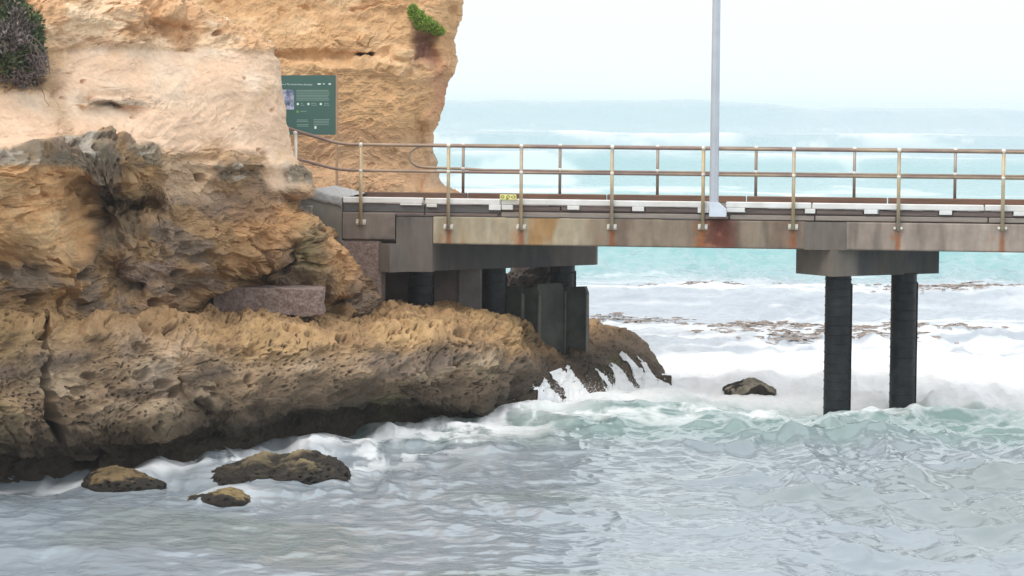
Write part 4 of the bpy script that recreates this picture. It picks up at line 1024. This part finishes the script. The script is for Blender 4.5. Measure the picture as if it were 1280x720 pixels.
for cx in (372.3, 385.5, 401):
    bm = bmesh.new(); disc(bm, cx, 130, 1.5); child(bm, 'icon', M['ink'])
for q in ((397, 104.2, 401, 105.8), (403.5, 104.4, 406, 105.4), (410.8, 104, 413.6, 106), (393, 157.5, 395.6, 161)):
    bm = bmesh.new(); srect(bm, *q, .006); child(bm, 'emblem', M['ink'])
bm = bmesh.new(); disc(bm, 372, 139.5, 1.8, .005); child(bm, 'icon', M['ink_green'])
bm = bmesh.new(); srect(bm, 352, 112, 367.5, 137, .004); child(bm, 'map_panel', M['map'])
cu = bpy.data.curves.new('t', 'FONT'); cu.body = 'Port of The Arches Marine Sanctuary'; cu.size = .050; cu.align_x = 'RIGHT'
to = bpy.data.objects.new('t', cu); COL.objects.link(to); bpy.context.view_layer.update()
me = bpy.data.meshes.new_from_object(to.evaluated_get(bpy.context.evaluated_depsgraph_get())); bpy.data.objects.remove(to)
xs = [v.co.x for v in me.vertices]; wid = max(xs) - min(xs); want = 40 / FPX * YS
pr = Vector(at(390.5, 106.6, YS)) - Vector((0, .006, 0))
for v in me.vertices: v.co = Vector((pr.x + v.co.x * want / wid, pr.y, pr.z + v.co.y * .9))
me.name = 'title'; t_ = link('title', me, M['ink'], panel); t_.matrix_parent_inverse = Matrix.Identity(4)

# ------------------------------------------------------------------ plants
def leaves(name, centers, radii, count, size, palette, parent, mat, seed=1, drop=.2):
    rg = np.random.default_rng(seed); V = []; C = []
    k = rg.integers(0, len(centers), count)
    c = np.array(centers)[k]; r = np.array(radii)[k]
    d = rg.normal(size=(count, 3)); d /= np.linalg.norm(d, axis=1, keepdims=True); rad = rg.uniform(.45, 1.08, (count, 1)) ** .7
    p = c + d * rad * r
    a = rg.normal(size=(count, 3)); a[:, 2] = np.abs(a[:, 2]) * .8 + .2; a += d * .9; a /= np.linalg.norm(a, axis=1, keepdims=True)
    b = np.cross(a, rg.normal(size=(count, 3))); b /= np.linalg.norm(b, axis=1, keepdims=True)
    s = size * rg.uniform(.6, 1.4, (count, 1))
    quad = np.stack([p, p + a * s * .5 + b * s * .22, p + a * s, p + a * s * .5 - b * s * .22], 1)
    col = np.array(palette)[rg.integers(0, len(palette), count)] * rg.uniform(.7, 1.3, (count, 1))
    if callable(drop): col = drop(p, col, rg)
    me = bpy.data.meshes.new(name); me.vertices.add(count * 4); me.vertices.foreach_set('co', quad.astype(np.float32).ravel())
    me.loops.add(count * 4); me.polygons.add(count); me.loops.foreach_set('vertex_index', np.arange(count * 4, dtype=np.int32)); me.polygons.foreach_set('loop_start', np.arange(0, count * 4, 4, dtype=np.int32)); me.update(calc_edges=True)
    at_ = me.color_attributes.new('Col', 'FLOAT_COLOR', 'POINT'); C4 = np.ones((count * 4, 4), np.float32); C4[:, :3] = np.repeat(np.clip(col, 0, 1), 4, 0); at_.data.foreach_set('color', C4.ravel())
    return link(name, me, mat, parent)
YB = 43.6
sh = empty('shrub', Vector(at(10, 100, YB)), 'dark green and purple grey coastal shrub clinging to the cliff edge at top left', 'shrub')
cs = [tuple(at(x, y, YB + dy)) for x, y, dy in ((-60, 30, .5), (-30, 10, .6), (-5, 22, .3), (22, 30, .3), (8, 55, 0), (34, 62, .1), (-30, 60, 0), (-10, 80, -.1), (28, 90, .1), (38, 45, .2), (6, 98, 0), (40, 78, .1), (8, 8, .6))]
rs = [(.5, .5, .45), (.5, .5, .4), (.42, .5, .4), (.36, .5, .3), (.42, .5, .4), (.24, .4, .3), (.5, .5, .5), (.45, .5, .32), (.28, .4, .22), (.18, .3, .25), (.4, .4, .2), (.2, .3, .25), (.3, .3, .3)]
def shc(p, col, rg):
    px, py = project(p); g = fbm(p[:, 0] * 2.5, p[:, 1] * 2.5, p[:, 2] * 2.5, 3, 700) + (px < 12) * .25 + (py < 28) * .35 - .18
    dead = np.array([.19, .155, .145]) * rg.uniform(.6, 1.3, (len(p), 1)); return np.where((g > 0)[:, None], col, dead)
leaves('foliage', cs, rs, 15000, .075, [(.07, .10, .04), (.05, .085, .035), (.10, .14, .045), (.12, .11, .06)], sh, M['leaf'], 3, shc)
bm = bmesh.new()
for i in range(18):
    a = Vector(at(random.uniform(15, 45), random.uniform(30, 92), YB - .15)); p = [a]
    dv = Vector((random.uniform(-.1, .25), random.uniform(-.25, .05), random.uniform(-.3, .1)))
    for k in range(5): p.append(p[-1] + dv * .32 + Vector((random.uniform(-.05, .05), random.uniform(-.05, .05), random.uniform(-.07, .03))))
    tube(bm, p, [.007, .007, .006, .005, .004, .003], 5)
for pts in (((38, 45), (48, 52), (56, 62), (60, 75), (62, 92)), ((44, 60), (50, 72), (56, 84), (58, 93)), ((34, 50), (46, 60), (52, 66), (49, 80), (60, 90))):
    tube(bm, [Vector(at(x, y, YB - .75 + .004 * (y - 45) * -1)) for x, y in pts], .010, 6)
bm_obj('stems', bm, M['twig'], sh)

fs = [far_surface(x, y) for x, y in ((520, 22), (528, 28), (537, 33), (545, 38), (516, 16))]
tf = empty('cliff_plant', Vector(fs[1]), 'bright green cushion plant growing high on the orange headland', 'plant')
leaves('foliage', [tuple(np.array(f) + np.array([0, -.05, 0])) for f in fs], [(.14, .22, .13), (.2, .28, .16), (.2, .28, .13), (.14, .22, .08), (.1, .2, .12)], 7000, .05, [(.22, .34, .04), (.30, .42, .06), (.16, .26, .04)], tf, M['leaf'], 9)
bm = bmesh.new()
for k in range(8): tube(bm, [Vector(fs[1]) + Vector((random.uniform(-.15, .2), .1, -.12)), Vector(fs[1]) + Vector((random.uniform(-.2, .25), -.15, random.uniform(-.05, .1)))], .008, 5)
bm_obj('stems', bm, M['twig'], tf)

# ------------------------------------------------------------------ seaweed
def seaweed():
    rg = np.random.default_rng(5); V = []; F = []
    bands = [(940, 1245, 409, 414, 130), (900, 1210, 413, 420, 100), (1050, 1270, 424, 431, 70), (760, 960, 366, 372, 60), (720, 900, 398, 404, 60), (860, 1060, 405, 409, 100), (1150, 1290, 368, 380, 120), (960, 1010, 420, 432, 60), (1120, 1275, 375, 384, 90)]
    for (x0, x1, y0, y1, n) in bands:
        cl = rg.uniform(x0, x1, max(4, n // 30))
        for i in range(n):
            px = rg.choice(cl) + rg.normal() * 26; py = rg.uniform(y0, y1)
            Y = Yw(px, py); x = float(dirs(px, py)[0]) * Y; z = wz(x, Y) + .02
            L_, W_ = rg.uniform(.03, .20), rg.uniform(.02, .07); b = len(V); k = 9
            for q in range(k):
                a = 2 * math.pi * q / k; r = rg.uniform(.6, 1.2); V.append((x + L_ * r * math.cos(a), Y + W_ * r * math.sin(a), z + rg.uniform(-.01, .03)))
            V.append((x, Y, z + .035)); F += [(b + q, b + (q + 1) % k, b + k) for q in range(k)]
    me = bpy.data.meshes.new('seaweed'); me.from_pydata(V, [], F); o = link('seaweed', me, M['weed']); tag(o, 'brown streaks of floating seaweed on the pale water behind the breaking wave', 'seaweed', kind='stuff')
seaweed()

# ------------------------------------------------------------------ light
w = bpy.data.worlds.new('World'); SC.world = w; w.use_nodes = True; nt = w.node_tree; N = nt.nodes; L = nt.links
bg = N['Background']; bg.inputs['Strength'].default_value = .1
SUN_EL, SUN_AZ = R(56), R(205)
sky = N.new('ShaderNodeTexSky'); sky.sky_type = 'NISHITA'; sky.sun_disc = False; sky.sun_elevation = SUN_EL; sky.sun_rotation = SUN_AZ; sky.air_density = 1; sky.dust_density = 3
tc = N.new('ShaderNodeTexCoord'); sp = N.new('ShaderNodeSeparateXYZ'); L.new(tc.outputs['Generated'], sp.inputs[0])
rp = N.new('ShaderNodeValToRGB'); rp.color_ramp.elements[0].position = 0; rp.color_ramp.elements[1].position = .9
rp.color_ramp.elements[0].color = (.71, .765, .785, 1); rp.color_ramp.elements[1].color = (1, 1, 1, 1)
L.new(sp.outputs['Z'], rp.inputs['Fac'])
sc_ = N.new('ShaderNodeVectorMath'); sc_.operation = 'SCALE'; sc_.inputs['Scale'].default_value = 11.5; L.new(rp.outputs['Color'], sc_.inputs[0])
mx = N.new('ShaderNodeMixRGB'); mx.inputs['Fac'].default_value = .88; L.new(sky.outputs['Color'], mx.inputs['Color1']); L.new(sc_.outputs[0], mx.inputs['Color2']); L.new(mx.outputs['Color'], bg.inputs['Color'])
sd = bpy.data.lights.new('sun', 'SUN'); sd.energy = 1.2; sd.angle = R(38); sd.color = (1, .95, .88); so = bpy.data.objects.new('sun', sd); COL.objects.link(so)
# light comes from behind the camera's left shoulder
dirv = Vector((-math.cos(SUN_EL) * .74, -math.cos(SUN_EL) * .67, math.sin(SUN_EL))); so.rotation_euler = dirv.to_track_quat('Z', 'Y').to_euler()
sky.sun_rotation = math.atan2(dirv.x, dirv.y)
SC.cycles.volume_bounces = 3
SC.view_settings.view_transform = 'Standard'; SC.view_settings.look = 'None'; SC.view_settings.gamma = 1; SC.view_settings.use_curve_mapping = False
SC.view_settings.exposure = .40
# ------------------------------------------------------------------ salt haze
HZ = 0.0003
if HZ:
    bm = bmesh.new(); bmesh.ops.create_cube(bm, size=1, matrix=Matrix.Translation((0, 4000, 5.5)) @ Matrix.Diagonal((24000, 22000, 17.5, 1)))
    me = bpy.data.meshes.new('haze'); bm.to_mesh(me); bm.free(); hm = bpy.data.materials.new('salt haze'); hm.use_nodes = True; hn = hm.node_tree
    hn.nodes.remove(hn.nodes['Principled BSDF']); pv = hn.nodes.new('ShaderNodeVolumePrincipled'); pv.inputs['Density'].default_value = HZ; pv.inputs['Color'].default_value = (.93, .97, 1, 1); pv.inputs['Anisotropy'].default_value = .2
    hn.links.new(pv.outputs[0], hn.nodes['Material Output'].inputs['Volume'])
    tag(link('haze', me, hm), 'thin pale salt haze over the sea', kind='stuff')
